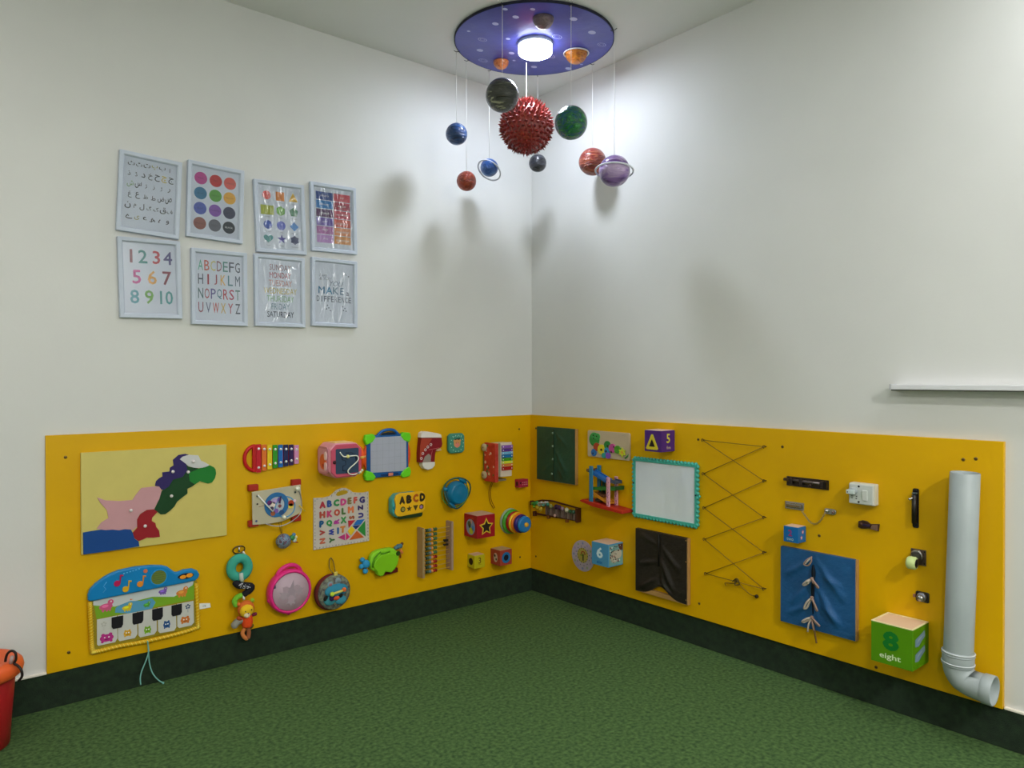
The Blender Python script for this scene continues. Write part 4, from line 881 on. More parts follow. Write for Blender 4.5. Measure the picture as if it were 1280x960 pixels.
# gyro bowl
t = T('gyro_bowl', 'blue gyroscope bowl inside clear and blue rings', 'toy', -.575, .635)
BG = M('0A6890', .25, coat=.4); c = (-.583, .062, .638)
part(t, 'bowl', lambda m: m.lathe(c, [(.060, -.032), (.066, -.015), (.064, 0), (.055, .018), (.05, .024), (.045, .022), (.02, .030), (.001, .032)], BG, 'o', 32))
part(t, 'gimbal_ring', lambda m: m.tube([(c[0] + .082 * math.cos(a), c[1] + .018 * math.sin(2 * a), c[2] + .082 * math.sin(a)) for a in [2 * math.pi * i / 36 for i in range(36)]], .0038, M('24504A', .25), 8, True))
part(t, 'gimbal_ring', lambda m: m.tube([(c[0] + .076 * math.cos(a), c[1] - .022 + .014 * math.cos(a), c[2] + .076 * math.sin(a)) for a in [2 * math.pi * i / 36 for i in range(36)]], .0035, M('5A8A40', .25), 8, True), label='green inner ring')
for a0 in (38, 215): part(t, 'strap', lambda m: m.tube(arc(c[0], c[2], .074, a0, a0 + 45, c[1], 8), [.004, .008, .011, .013, .014, .013, .011, .008, .004], BG, 10))
part(t, 'pivot', lambda m: m.tube([(c[0] - .05, c[1] - .01, c[2] + .02), (c[0] - .083, c[1] - .01, c[2] + .03)], .010, BG, 10))
part(t, 'wall_mount', lambda m: m.lathe((c[0], .0122, c[2]), [(.02, 0), (.014, .02), (.012, .025)], BG, 'o', 16))

# abacus
t = T('abacus', 'wooden abacus with ten rods of small beads', 'toy', -.71, .36)
u0, u1, z0, z1 = -.806, -.612, .232, .478
part(t, 'post', lambda m: m.box(u0, u0 + .013, .0125, .066, z0 - .012, z1, M('9A8058', .6)), .002); part(t, 'post', lambda m: m.box(u1 - .013, u1, .0125, .066, z0, z1 + .012, M('9A8070', .6)), .002)
RC = ['D89858', '203828', '486048', '6A7E88', 'D89050', '3A6038', '4A6848']
bead = {}
for r in range(10):
    z = z0 + .012 + (9 - r) * (z1 - z0 - .03) / 9
    rod = part(t, 'rod', lambda m: m.tube([(u0 + .012, .045, z), (u1 - .012, .045, z + .002)], .0022, M('B89848', .4), 6))
    cols = RC if r < 6 else RC[:5] + ['A82818', '802018']
    for i, cc in enumerate(cols):
        k = cc
        if k not in bead:
            mb = MB(t, local=True); mb.lathe((0, 0, 0), [(.003, -.0055), (.0085, -.003), (.0095, 0), (.0085, .003), (.003, .0055)], M(cc, .35), 'u', 10); o = mb.build('bead', rod); bead[k] = o.data
        else: o = bpy.data.objects.new('bead', bead[k]); COL.objects.link(o); o.parent = rod
        o.location = (u0 + .021 + i * .0125 - t.org[0], -(.045 - t.org[1]), z - t.org[2])
part(t, 'black_block', lambda m: (m.box(u1 - .05, u1 - .022, .038, .052, .385, .398, DARK), m.box(u1 - .05, u1 - .022, .038, .052, .365, .374, DARK)), .002)  # two small black boxes over the rods near the right post

# the cubes of the left board
def cube(name, label, side, u0, z0, s, d, col, top='C8A890'):
    t = T(name, label, 'block', u0 + s / 2, z0, side)
    part(t, 'box', lambda m: m.box(u0, u0 + s, t.org[1] + .0004, d, z0, z0 + s, M(col, .45)), .0015)
    part(t, 'wooden_lid', lambda m: m.box(u0 + .003, u0 + s - .003, t.org[1] + .004, d - .004, z0 + s, z0 + s + .0018, M(top, .6)), .0005)
    return t
t = cube('picture_block', 'red wooden block with a yellow edged star hole', 'L', -.504, .392, .122, .13, '941420', 'C0A090')
def f(m): m.poly(star_pts(-.443, .450, .050, .52), .1302, .1325, M('C8A830', .4))
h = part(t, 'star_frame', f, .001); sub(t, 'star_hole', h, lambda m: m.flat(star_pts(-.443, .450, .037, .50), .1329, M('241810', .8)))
def f(m):
    m.face = left_face(-.504, .13); m.dot(.072, .448, .04, .0004, M('7888A8'), 20, .043); m.dot(.06, .465, .016, .0007, M('506048'), 14); m.dot(.078, .428, .018, .0007, M('A8B030'), 14); m.dot(.095, .445, .014, .0007, M('4A78B8'), 14); m.dot(.064, .452, .01, .001, M('283830'), 10); m.dot(.076, .478, .012, .0007, M('B09090'), 12)
part(t, 'side_print', f)
t = cube('number_block', 'small yellow wooden block with the number 3', 'L', -.482, .218, .070, .078, 'B0A414')
part(t, 'number_print', lambda m: (m.text('3', -.447, .259, .034, '5A4408', .0784, bold=.02), m.text('three', -.447, .238, .006, '6A5010', .0784, bold=.01)))
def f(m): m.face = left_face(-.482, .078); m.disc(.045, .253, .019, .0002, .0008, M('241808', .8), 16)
part(t, 'side_hole', f)
t = cube('picture_block', 'small red wooden block with a blue ringed round hole', 'L', -.321, .210, .085, .098, '983A2C', 'B09878')
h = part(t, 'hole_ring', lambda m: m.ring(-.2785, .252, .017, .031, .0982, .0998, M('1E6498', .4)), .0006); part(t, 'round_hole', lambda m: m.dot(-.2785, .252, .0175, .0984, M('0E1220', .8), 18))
def f(m): m.face = left_face(-.321, .098); m.dot(.058, .252, .018, .0004, M('B8A898'), 16, .026); m.dot(.052, .262, .008, .0007, M('302820'), 10); m.dot(.064, .243, .007, .0007, M('384028'), 10); m.dot(.06, .272, .006, .0007, M('D0B0A0'), 8)
part(t, 'side_print', f)

# stacking rings, axis out of the wall
t = T('stacking_rings', 'rainbow stacking rings on a peg pointing out of the wall', 'toy', -.182, .432)
c = (-.182, .012, .432)
def tor(r, h0, h1, col, nm):
    k = (h1 - h0) / 2; mid = (h0 + h1) / 2
    part(t, 'ring', lambda m: m.lathe(c, [(r * .55, h0 + .001)] + [(r - k + k * math.cos(a), mid + k * math.sin(a)) for a in [math.radians(-90 + 18 * i) for i in range(11)]] + [(r * .55, h1 - .001)], M(col, .3, coat=.3), 'o', 32), label=nm)
part(t, 'base', lambda m: m.lathe(c, [(.072, .0003), (.074, .004), (.072, .010), (.03, .012)], M('8AA08A', .4), 'o', 36), label='pale green base plate')
for r, a, b, cc, nm in ((.070, .010, .034, '44982C', 'green ring'), (.062, .034, .058, '98181C', 'red ring'), (.060, .058, .074, 'E8B020', 'yellow ring'), (.056, .074, .090, 'E8701C', 'orange ring'), (.053, .090, .118, '2C1C6C', 'purple ring'), (.047, .118, .142, '1E70B0', 'blue ring')): tor(r, a, b, cc, nm)
part(t, 'peg', lambda m: m.lathe(c, [(.012, .142), (.014, .148), (.011, .156), (.001, .158)], M('D8A030', .4), 'o', 16))

# toy truck with xylophone keys
t = T('xylophone_truck', 'red toy truck turned on end with rainbow xylophone keys', 'musical toy', -.32, .79)
u0, u1, z0, z1, d = -.380, -.266, .700, .895, .135
rp = two_tone('red_flower_print', 'A01C18', 'B83A2A', 30, .5, .1, 30)
part(t, 'body', lambda m: m.box(u0, u0 + .022, .03, d - .004, z0 - .018, z1, rp), .003)
part(t, 'deck', lambda m: m.box(u0 + .022, u1, .055, d - .008, z0 + .012, z1, M('B8AC90', .5)), .002)
def f(m):
    m.face = left_face(u0, d); random.seed(5)
    for i in range(16): m.dot(random.uniform(.04, .12), random.uniform(z0, z1 - .008), random.uniform(.004, .009), .0004 + i * .00004, M(random.choice(['C8B090', '4A6030', 'D0A080', '8A7050', 'C8A898'])), 8)
mb = MB(t); mb.marks = []; f(mb); mb.build_each(t.obj, mb.marks, '')
for z in (.868, .716):
    w = part(t, 'wheel', lambda m: m.lathe((u0 - .012, .036, z), [(.001, 0), (.015, 0), (.021, .004), (.021, .014), (.001, .014)], M('A89878', .6), 'u', 20))
    sub(t, 'hub_cap', w, lambda m: m.lathe((u0 - .0135, .036, z), [(.001, 0), (.005, 0), (.006, .002)], M('786848', .6), 'u', 10))
part(t, 'axle_strip', lambda m: m.box(u0 + .002, u0 + .012, .022, .032, z0, z1 - .01, M('505838', .5)))
part(t, 'grey_side_strip', lambda m: (m.box(u0 + .026, u0 + .030, d - .012, d + .001, z0 + .012, z1 + .002, M('90907C', .5)), m.box(u0 + .038, u1 + .002, d - .008, d - .004, z0 + .01, z1 + .003, M('C8B8A8', .5))), .001)
zz_ = z1 - .012
for cc, h in (('8050A0', .019), ('583080', .018), ('6AA8D0', .014), ('1C6498', .020), ('3E8A1C', .017), ('C8CC30', .015), ('C87838', .016), ('A01C1C', .021)):
    k = part(t, 'key', lambda m: m.box(u0 + .042, u1 + .006, d - .003, d + .002, zz_ - h + .002, zz_, M(cc, .35)), .001)
    def f(m):
        for x in (u0 + .051, u1 - .003): m.lathe((x, d + .002, zz_ - h / 2 + .001), [(.0034, 0), (.003, .002), (.0008, .003)], M('E8E4E0', .3), 'o', 8)
    sub(t, 'pin', k, f); zz_ -= h
part(t, 'clear_panel', lambda m: m.box(u0 + .022, u0 + .094, .04, .11, z0 - .016, z0 - .006, M('706858', .3)), .001)
part(t, 'pull_cord', lambda m: (m.tube(smooth([(-.335, .05, .683), (-.333, .02, .64), (-.335, .016, .60), (-.326, .016, .555), (-.300, .016, .515)]), .0016, M('6A3A10', .7), 5), m.tube(smooth([(-.325, .05, .683), (-.322, .02, .64), (-.323, .016, .60), (-.315, .016, .56), (-.292, .016, .520)]), .0014, M('6A3A10', .7), 5)))

# little magenta box
t = T('counting_box', 'tiny magenta box with pale dots, near the corner', 'toy', -.105, .645)
part(t, 'box', lambda m: m.box(-.143, -.072, .0125, .05, .622, .668, M('98203C', .45)), .002)
part(t, 'dot_print', lambda m: ([m.dot(-.115 + i * .011, .650 - j * .012, .0028, .0504, M('D090A0'), 8) for i in range(4) for j in range(2)], m.dot(-.131, .648, .006, .0504, M('301018'), 10)))
part(t, 'switch', lambda m: m.box(-.1435, -.1425, .025, .04, .632, .655, M('300C18', .5)))

# ---------------------------------------------------------------- things on the right board
def TR(name, label, cat, u, z, group=None): return T(name, label, cat, u, z, 'R', None, group)
B = BR
def cloth(t, u0, u1, z0, z1, mat, seam, folds, name='cloth', lift=None, o0=.0415):
    """fabric stretched over a frame, with a seam down the middle and pulls running from its fasteners"""
    n = 40; vs = []; fs = []
    for j in range(n + 1):
        for i in range(n + 1):
            a, b = i / n, j / n; h = 0
            for (fa, fb, ang, ln, amp) in folds:
                dx, dz = a - fa, b - fb; ca, sa = math.cos(math.radians(ang)), math.sin(math.radians(ang))
                al, ac = dx * ca + dz * sa, -dx * sa + dz * ca
                if 0 < al < ln: h += amp * math.exp(-(ac / (.018 + .05 * al)) ** 2) * math.sin(math.pi * min(1, al / ln * 1.0)) 
            s = abs(a - seam(b)); h += .0045 * math.exp(-(s / .035) ** 2) * (1 if a > seam(b) else .2)
            edge = min(a, 1 - a, b, 1 - b); k = min(1, edge * 14)
            zz = z0 + (z1 - z0) * b
            if lift: zz += lift(a, b) * (z1 - z0)
            vs.append((u0 + (u1 - u0) * a, o0 + h * k, zz))
    for j in range(n):
        for i in range(n): q = j * (n + 1) + i; fs.append((q, q + 1, q + n + 2, q + n + 1))
    mb = MB(t); mb.add(vs, fs, mat, True)
    # turned edges back to the timber
    ring = [(i) for i in range(n + 1)] + [j * (n + 1) + n for j in range(1, n + 1)] + [n * (n + 1) + i for i in range(n - 1, -1, -1)] + [j * (n + 1) for j in range(n - 1, 0, -1)]
    N = len(ring); e = [(vs[k][0], o0 - (.006 if k % (n + 1) == n or k <= n else .0195), vs[k][2]) for k in ring]; f = [vs[k] for k in ring]
    mb.add(f + e, [(i, (i + 1) % N, N + (i + 1) % N, N + i) for i in range(N)], mat, False)
    return mb.build(name, t.obj)
def timber(t, u0, u1, z0, z1, w=.022):
    for a in ((u0, u1, z0, z0 + w), (u0, u1, z1 - w, z1), (u0, u0 + w, z0 + w, z1 - w), (u1 - w, u1, z0 + w, z1 - w)):
        part(t, 'frame_bar', lambda m: m.box(a[0], a[1], B + .0003, .041, a[2], a[3], M('A07A48', .6, bump=.3)), .001)

t = TR('snap_dressing_toy', 'wooden dressing frame with green cloth closed by four snaps', 'dressing frame', .25, .815)
timber(t, .093, .408, .668, .972)
gc = two_tone('green_cloth', '16382A', '1C4430', 8, .55, .25, 60)
cl = cloth(t, .0925, .405, .670, .9728, gc, lambda b: .46, [(.5, .62, -58, .6, .009), (.5, .92, -40, .4, .006), (.45, .62, 200, .3, .004), (.45, .35, 215, .35, .005), (.5, .35, -50, .4, .006), (.45, .88, 215, .3, .004)])
sub(t, 'seam', cl, lambda m: m.box(.2385, .2425, .0445, .0475, .672, .964, M('0E2A1C', .7)), .001)
for z in (.942, .868, .795, .712): sub(t, 'snap', cl, lambda m: m.lathe((.230 if z > .75 else .223, .043, z), [(.0065, 0), (.006, .003), (.001, .004)], M('8AA898', .3, .3), 'o', 12))

t = TR('zip_dressing_toy', 'wooden dressing frame with creased black cloth, below the whiteboard', 'dressing frame', .993, .345)
timber(t, .835, 1.152, .188, .5)
bc = two_tone('black_cloth', '17120F', '221C18', 8, .5, .25, 60)
cloth(t, .8345, 1.147, .19, .5008, bc, lambda b: .5, [(.5, .62, -62, .6, .012), (.52, .8, -42, .5, .010), (.45, .8, 160, .4, .008), (.45, .55, 195, .4, .009), (.45, .3, 215, .45, .012), (.5, .3, -55, .45, .012), (.48, .45, 270, .3, -.006)],
      lift=lambda a, b: .16 * max(0, 1 - b * 5) * math.exp(-((a - .5) / .2) ** 2) - .03 * max(0, b - .9) * 0)
for u, z in ((1.142, .49), (1.142, .39), (1.142, .21)): part(t, 'tack', lambda m: m.lathe((u, .0418, z), [(.004, 0), (.003, .0015), (.0005, .002)], M('907050', .3, .8), 'o', 8))
part(t, 'zip', lambda m: m.tube([(.985, .0475, .49), (.987, .0485, .43), (.985, .048, .34)], .003, M('0C0A0A', .4), 6))

t = TR('bow_dressing_toy', 'wooden dressing frame with blue cloth tied by four pale bows', 'dressing frame', 1.78, .39)
timber(t, 1.624, 1.94, .236, .548)
bl = two_tone('blue_cloth', '0F4472', '165286', 8, .55, .25, 60)
cloth(t, 1.6235, 1.936, .236, .5488, bl, lambda b: .475, [(.5, .9, -50, .6, .010), (.5, .6, -60, .6, .012), (.44, .9, 215, .5, .008), (.44, .62, 230, .5, .010), (.44, .35, 215, .4, .009), (.52, .4, -40, .4, .008), (.5, .75, -20, .4, .006)])
LC = M('A89C90', .8); LC2 = M('8E7468', .8)
def bow(z, sp, dn, tail):
    u = 1.768
    def f(m):
        m.ball(u, .056, z, .008, LC2, 8)
        m.tube(smooth([(u, .055, z), (u - sp * .5, .066, z - dn * .35), (u - sp, .066, z - dn), (u - sp * .7, .06, z - dn * .95), (u - .003, .055, z - .004)]), .0042, LC, 7)
        m.tube(smooth([(u, .055, z), (u + sp * .5, .066, z - dn * .3), (u + sp, .066, z - dn * .9), (u + sp * .7, .06, z - dn * .9), (u + .003, .055, z - .004)]), .0042, LC2, 7)
        m.tube(smooth([(u, .056, z), (u - .010, .064, z - tail * .5), (u - .014, .062, z - tail)]), .0036, LC, 7)
        m.tube(smooth([(u, .056, z), (u + .008, .064, z - tail * .4), (u + .012, .062, z - tail * .8)]), .0036, LC2, 7)
    part(t, 'bow', f)
def f(m):
    m.tube(smooth([(1.765, .05, .532), (1.745, .056, .515), (1.735, .058, .497), (1.752, .058, .495), (1.765, .056, .515), (1.762, .052, .53)]), .0032, LC2, 6); m.tube(smooth([(1.762, .05, .528), (1.75, .06, .512), (1.742, .06, .50)]), .003, LC, 6)
part(t, 'bow', f)
bow(.444, .032, .028, .02); bow(.368, .027, .045, .02); bow(.289, .036, .024, .06)
part(t, 'dark_gap', lambda m: m.tube(smooth([(1.768, .0465, .50), (1.770, .047, .46), (1.767, .047, .40), (1.768, .047, .30)]), [.002, .004, .006, .008, .008, .006, .004, .006, .007, .006, .004, .003, .002], M('0A1420', .8), 6))
part(t, 'lace_end', lambda m: (m.tube(smooth([(1.768, .055, .285), (1.773, .05, .25), (1.772, .035, .21), (1.774, .03, .182)]), .0036, M('7A5A30', .8), 7)))

# caterpillar picture
t = TR('picture_board', 'pale wooden picture board with a colourful caterpillar', 'picture', .635, .9)
part(t, 'board', lambda m: m.poly(cham(.49, .785, .832, .972, .006), B + .0003, .03, M('B4A288', .6)), .001)
fr_ = [(0.542,0.926),(0.537,0.944),(0.564,0.941),(0.559,0.887),(0.539,0.856),(0.594,0.876),(0.636,0.901),(0.634,0.871),(0.671,0.888),(0.642,0.848),(0.707,0.884),(0.613,0.846)]
for i, (u, z), r, c in zip(range(12), fr_, (.036, .018, .018, .022, .019, .026, .022, .018, .023, .016, .020, .014), ('2E8038', '3A9048', '3A9048', '9A3820', '2E68A8', 'C8B828', '2C7A38', '3080A8', 'B04888', '7848A8', '4A8A28', '2E9088')):
    part(t, 'painted_ball', lambda m: m.disc(u, z, r * 1.02, .0302, .034 + .00035 * i, M(c, .5), 20), .0006)
part(t, 'yellow_flower', lambda m: (m.poly(star_pts(.742, .872, .026, .6, 6), .0345, .0385, M('B8C030', .5)), m.disc(.742, .872, .009, .0385, .0395, M('C89A30', .5), 12)))
part(t, 'leaf', lambda m: (m.poly([(.752, .845), (.768, .853), (.779, .866), (.774, .850), (.76, .84)], .0302, .034, M('2E7A38', .5)), m.poly([(.715, .88), (.73, .893), (.74, .888), (.73, .878)], .0345, .036, M('2E7A38', .5))))
def f(m):
    for u, z in [(0.54,0.948),(0.564,0.944),(0.541,0.931)]: m.dot(u, z, .0040, .0388, M('101810'), 10)
    for (u, z), r in zip([(0.597,0.875),(0.642,0.898),(0.631,0.87),(0.668,0.869),(0.686,0.897),(0.537,0.852)], (.007, .006, .006, .006, .005, .005)): m.dot(u, z, r, .0386, M('302418'), 8)
part(t, 'painted_spot', f)
sx = (0.75, 0.956); part(t, 'pencil_scribble', lambda m: m.tube([(sx[0] - .014, .0303, sx[1]), (sx[0], .0303, sx[1] + .006), (sx[0] + .01, .0303, sx[1] + .002), (sx[0] - .002, .0303, sx[1] - .004)], .0006, M('808078'), 4))

# ramp tower
t = TR('ramp_racer', 'wooden ramp racer with blue and pink posts on a red base', 'toy', .65, .58)
part(t, 'base', lambda m: m.poly([(.505, .606), (.52, .612), (.80, .588), (.80, .573), (.60, .583), (.505, .600)], .0203, .105, M('A82818', .45)), .002)
PB = M('2C6E90', .45); PP = M('C890A0', .5); 
for o in (.088, .028): part(t, 'blue_post', lambda m: m.box(.566, .588, o, o + .010, .602, .792, PB), .002)
for o in (.088, .028):
    pp_ = part(t, 'pink_post', lambda m: m.box(.688, .708, o, o + .010, .592, .745, PP), .002)
    def f(m):
        random.seed(8)
        for i in range(34): m.dot(random.uniform(.691, .705), random.uniform(.597, .74), .0022, o + .0103, M(random.choice(['A03060', '604880', '803858'])), 6)
    sub(t, 'spot_print', pp_, f, kind='stuff')
def ramp(u0, z0, u1, z1, c):
    def f(m):
        m.poly([(u0, z0), (u1, z1), (u1, z1 - .007), (u0, z0 - .007)], .04, .086, M(c, .45))
        for o in (.038, .083): m.poly([(u0, z0 + .008), (u1, z1 + .008), (u1, z1 - .009), (u0, z0 - .009)], o, o + .005, M(c, .45))
    part(t, 'ramp', f, .001)
ramp(.545, .768, .675, .722, '1E5CA0'); ramp(.745, .690, .585, .676, '2A6A28'); ramp(.570, .655, .692, .612, 'B8781C'); ramp(.70, .728, .742, .722, '404858')
part(t, 'pin', lambda m: (m.lathe((.553, .1, .768), [(.008, -.07), (.008, -.002), (.004, 0)], M('604828', .5), 'o', 10)))
part(t, 'stop', lambda m: m.box(.742, .756, .035, .092, .684, .704, M('1E4A20', .5)), .002)
part(t, 'brown_car', lambda m: (m.box(.60, .65, .045, .075, .635, .650, M('6A4028', .5)), m.box(.605, .63, .048, .072, .65, .66, M('4A3018', .5))), .003)
part(t, 'dark_car', lambda m: (m.box(.59, .63, .045, .078, .608, .622, M('3A3028', .5))), .003)
part(t, 'back_panel', lambda m: m.box(.595, .612, .0205, .028, .60, .745, M('1E4A40', .5)), .001)

# bead and slat rack
t = TR('bead_rack', 'low brown wooden rack of green beads and grey slats by the corner', 'toy', .235, .5)
DW = M('4A2614', .6)
part(t, 'top_rail', lambda m: m.poly([(.035, .530), (.12, .552), (.20, .560), (.42, .545), (.42, .538), (.20, .551), (.12, .543), (.035, .520)], .022, .030, DW), .001)
part(t, 'bottom_rail', lambda m: m.poly([(.06, .468), (.42, .478), (.42, .470), (.06, .458)], .022, .032, DW), .001)
part(t, 'end_post', lambda m: m.box(.420, .432, .0205, .055, .468, .545, DW), .002); part(t, 'end_post', lambda m: m.box(.033, .045, .0205, .045, .512, .536, DW), .002)
part(t, 'end_post', lambda m: m.box(.058, .070, .0205, .045, .45, .478, DW), .002)
for i in range(16):
    u = .165 + i * .0158; part(t, 'slat', lambda m: m.box(u, u + .0115, .028, .042 - .002 * (i % 3), .474, .528 - .004 * (i % 2), M(('6A5650', '5A4A40', '80706A')[i % 3], .6)), .001)
rnd = random.Random(4)
for i, (u, z, r, c) in enumerate(((.06, .523, .010, '4A7A20'), (.078, .525, .012, '2E7A30'), (.072, .508, .009, '6AA020'), (.098, .532, .012, '3A8A50'), (.118, .527, .012, 'A8C8B8'), (.137, .534, .012, 'B8C0C0'), (.155, .530, .012, '5A9888'), (.10, .505, .013, 'A89018'), (.128, .500, .015, 'A89028'), (.172, .541, .010, 'C0B8B0'), (.19, .536, .012, '3A7A68'), (.215, .528, .013, '7A7848'), (.262, .531, .015, '301A38'), (.285, .530, .014, '3A1E44'), (.31, .527, .012, '8A7080'), (.345, .524, .014, 'B8B498'), (.372, .520, .011, '2E5A38'), (.398, .522, .012, '3A5A48'), (.248, .480, .009, 'B89088'))):
    part(t, 'bead', lambda m: m.ball(u, .046, z, r, M(c, .5), 10, .8))
part(t, 'white_strip', lambda m: m.tube([(.125, .058, .532), (.205, .058, .552)], .004, M('B8B4B0', .4), 6))
for u in (.175, .325): part(t, 'bracket', lambda m: m.box(u, u + .012, .0205, .04, .452, .47, M('7A4818', .6)), .001)

# clock disc
t = TR('paper_clock', 'round pale lilac spinning disc with a yellow centre', 'toy', .447, .287)
part(t, 'disc', lambda m: m.disc(.447, .287, .084, B + .0004, .0245, M('A89AA8', .6), 40), .001)
def f(m):
    for i in range(12):
        a = math.radians(30 * i); m.dot(.447 + .068 * math.cos(a), .287 + .068 * math.sin(a), .0075, .0248, M(('7A80A8', '8A9A78', '9A88B0')[i % 3]), 7); m.dot(.447 + .052 * math.cos(a + .2), .287 + .052 * math.sin(a + .2), .0035, .0249, M('50506A'), 6)
    m.dot(.447, .29, .041, .0250, M('A89848'), 24)
    for i in range(14): a = 2 * math.pi * i / 14; m.dot(.447 + .038 * math.cos(a), .29 + .038 * math.sin(a), .004, .0252, M('586038'), 6)
part(t, 'face_print', f)
part(t, 'pointer', lambda m: (m.tube(arc(.452, .298, .014, -10, 190, .027, 10), .0025, M('983020'), 5), m.box(.449, .455, .0255, .028, .262, .297, M('383828', .5)), m.box(.43, .45, .0255, .0275, .287, .293, M('6A8A20', .5))))

# cubes
def rcube(label, u0, z0, s, d, col, top='C8A890', nm='number_block'): return cube(nm, label, 'R', u0, z0, s, d, col, top)
t = rcube('light blue wooden block with white number 6', .618, .296, .115, .131, '4688B0')
part(t, 'number_print', lambda m: (m.text('6', .674, .362, .056, 'C0D4E0', .1314, bold=.045, w=.044), m.text('six', .674, .314, .017, '0A5C9C', .1314, bold=.04, w=.04)))
def f(m):
    m.face = right_face(.733); random.seed(9); k = -.131
    m.flat([(k + .006, .302), (k + .108, .302), (k + .108, .405), (k + .006, .405)], .0003, M('6E9A98')); m.dot(k + .045, .345, .03, .0006, M('A8A090'), 16, .032); m.dot(k + .075, .355, .024, .0007, M('B0A898'), 14)
    m.flat([(k + .07, .405), (k + .108, .405), (k + .106, .37), (k + .085, .375)], .0007, M('583428'))
    for i in range(40): m.dot(k + random.uniform(.012, .10), random.uniform(.305, .398), random.uniform(.002, .005), .0009 + i * .00002, M(random.choice(['1C1C20', '28282C', '8A3030', 'C8C8C0', '2A2A28'])), 7)
part(t, 'dog_print', f)
t = rcube('purple wooden block with yellow triangle hole and number 5', .960, .902, .1, .122, '42206C')
h = part(t, 'triangle_frame', lambda m: m.poly([(.970, .918), (.975, .911), (1.038, .911), (1.043, .918), (1.012, .984), (1.002, .984)], .1222, .1245, M('C0B02C', .4)), .002)
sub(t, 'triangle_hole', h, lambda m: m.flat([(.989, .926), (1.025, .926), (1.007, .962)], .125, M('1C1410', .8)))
def f(m): m.face = right_face(1.060); m.text('5', -.07, .965, .045, 'B8B040', .0004, bold=.03, wmax=.034); m.text('five', -.067, .922, .016, 'A89880', .0004, bold=.02, wmax=.046)
part(t, 'number_print', f)
t = rcube('small blue wooden block with magenta number 2', 1.660, .582, .063, .083, '0E5C98')
part(t, 'number_print', lambda m: (m.text('2', 1.689, .620, .026, '8A2C68', .0834, bold=.04), m.text('two', 1.689, .595, .011, '90A8A8', .0834, bold=.02)))
def f(m):
    m.face = right_face(1.723)
    for a, z in ((-.052, .624), (-.062, .602), ): m.flat(star_pts(a + .006, z, .010, .6, 5), .0004, M('B85A68')); m.dot(a + .006, z, .005, .0007, M('C8B0B0'), 8)
mb = MB(t); mb.marks = []; f(mb); mb.build_each(t.obj, mb.marks, '')
t = rcube('large green wooden block reading 8 eight, next to the pipe', 2.048, .226, .143, .158, '4C8206', 'D0B090')
part(t, 'number_print', lambda m: (m.text('8', 2.117, .313, .070, '0C6A22', .1584, bold=.06, w=.057), m.text('eight', 2.115, .254, .026, 'C0D0A8', .1584, bold=.025, w=.074)))
part(t, 'lid_frame', lambda m: [m.box(*q, M('E0D0A0', .5)) for q in ((2.048, 2.191, .1525, .1582, .369, .3725), (2.048, 2.191, .0205, .026, .369, .3725), (2.048, 2.054, .026, .1525, .369, .3725), (2.185, 2.191, .026, .1525, .369, .3725))], .0006)
def f(m):
    m.face = right_face(2.191); k = -.158
    for z in (.325, .272):
        m.flat([(k + .02, z - .018), (k + .05, z - .022), (k + .075, z - .008), (k + .105, z + .004), (k + .10, z + .026), (k + .06, z + .016), (k + .02, z + .008)], .0004, M('6A8498')); m.flat([(k + .03, z - .008), (k + .06, z + .0), (k + .09, z + .012), (k + .05, z + .008)], .0007, M('8498A0'))
part(t, 'fish_print', f)

# small whiteboard
t = TR('small_whiteboard', 'small whiteboard with scalloped turquoise frame', 'whiteboard', 1.005, .705)
TQF = M('3E9E90', .4)
u0, u1, z0, z1 = .812, 1.198, .560, .850
for a in ((u0, u1, z0, z0 + .014), (u0, u1, z1 - .014, z1), (u0, u0 + .014, z0 + .014, z1 - .014), (u1 - .014, u1, z0 + .014, z1 - .014)): part(t, 'frame_rail', lambda m: m.box(a[0], a[1], B + .0003, .036, a[2], a[3], TQF), .002)
def f(m):
    n = 19
    for i in range(n):
        x = u0 + (u1 - u0) * (i + .5) / n
        for z in (z0, z1): m.ball(x, .029, z, .0098, TQF, 8)
    n = 14
    for i in range(n):
        z = z0 + (z1 - z0) * (i + .5) / n
        for x in (u0, u1): m.ball(x, .029, z, .0098, TQF, 8)
part(t, 'scallop', f)
part(t, 'writing_surface', lambda m: m.box(u0 + .012, u1 - .012, B + .0006, .031, z0 + .012, z1 - .012, two_tone('white_lacquer', 'B8C0CC', 'C2C9D5', 3, .3, .05, 8, 1.5)))
for x, z in ((u0 + .004, .725), (u1 - .006, .708)): part(t, 'screw', lambda m: m.lathe((x, .036, z), [(.005, 0), (.004, .002), (.0006, .0025)], M('0C3848', .4, .5), 'o', 10))
part(t, 'pen_clip', lambda m: m.ball(u1 + .010, .03, .703, .007, TQF, 8))

# zigzag elastic
t = TR('lacing_cord', 'brown elastic cord zigzagging between ten hooks on the yellow board', 'lacing game', 1.39, .65)
LH = [(1.230, .966), (1.234, .812), (1.238, .656), (1.240, .512), (1.248, .356)]; RH = [(1.543, .958), (1.543, .812), (1.543, .656), (1.543, .506), (1.543, .350)]
for (u, z) in LH + RH: part(t, 'hook', lambda m: (m.tube([(u, B, z), (u, .034, z)], .0022, M('4A3820', .4, .8), 6), m.tube([(u + .006 * math.cos(a), .038, z + .006 * math.sin(a)) for a in [2 * math.pi * i / 8 for i in range(7)]], .0018, M('4A3820', .4, .8), 5)))
seq = [LH[0], RH[1], LH[2], RH[3], LH[4], RH[4], LH[3], RH[2], LH[1], RH[0], LH[0]]
seq = [LH[0], RH[0], LH[1], RH[2], LH[3], RH[4]], [LH[0], RH[1], LH[2], RH[3], LH[4], RH[4]]
paths = [[LH[0], RH[0], LH[1], RH[2], LH[3], RH[4], LH[4]], [LH[0], RH[1], LH[2], RH[3], LH[4]]]
GC_ = M('7A5C10', .6)
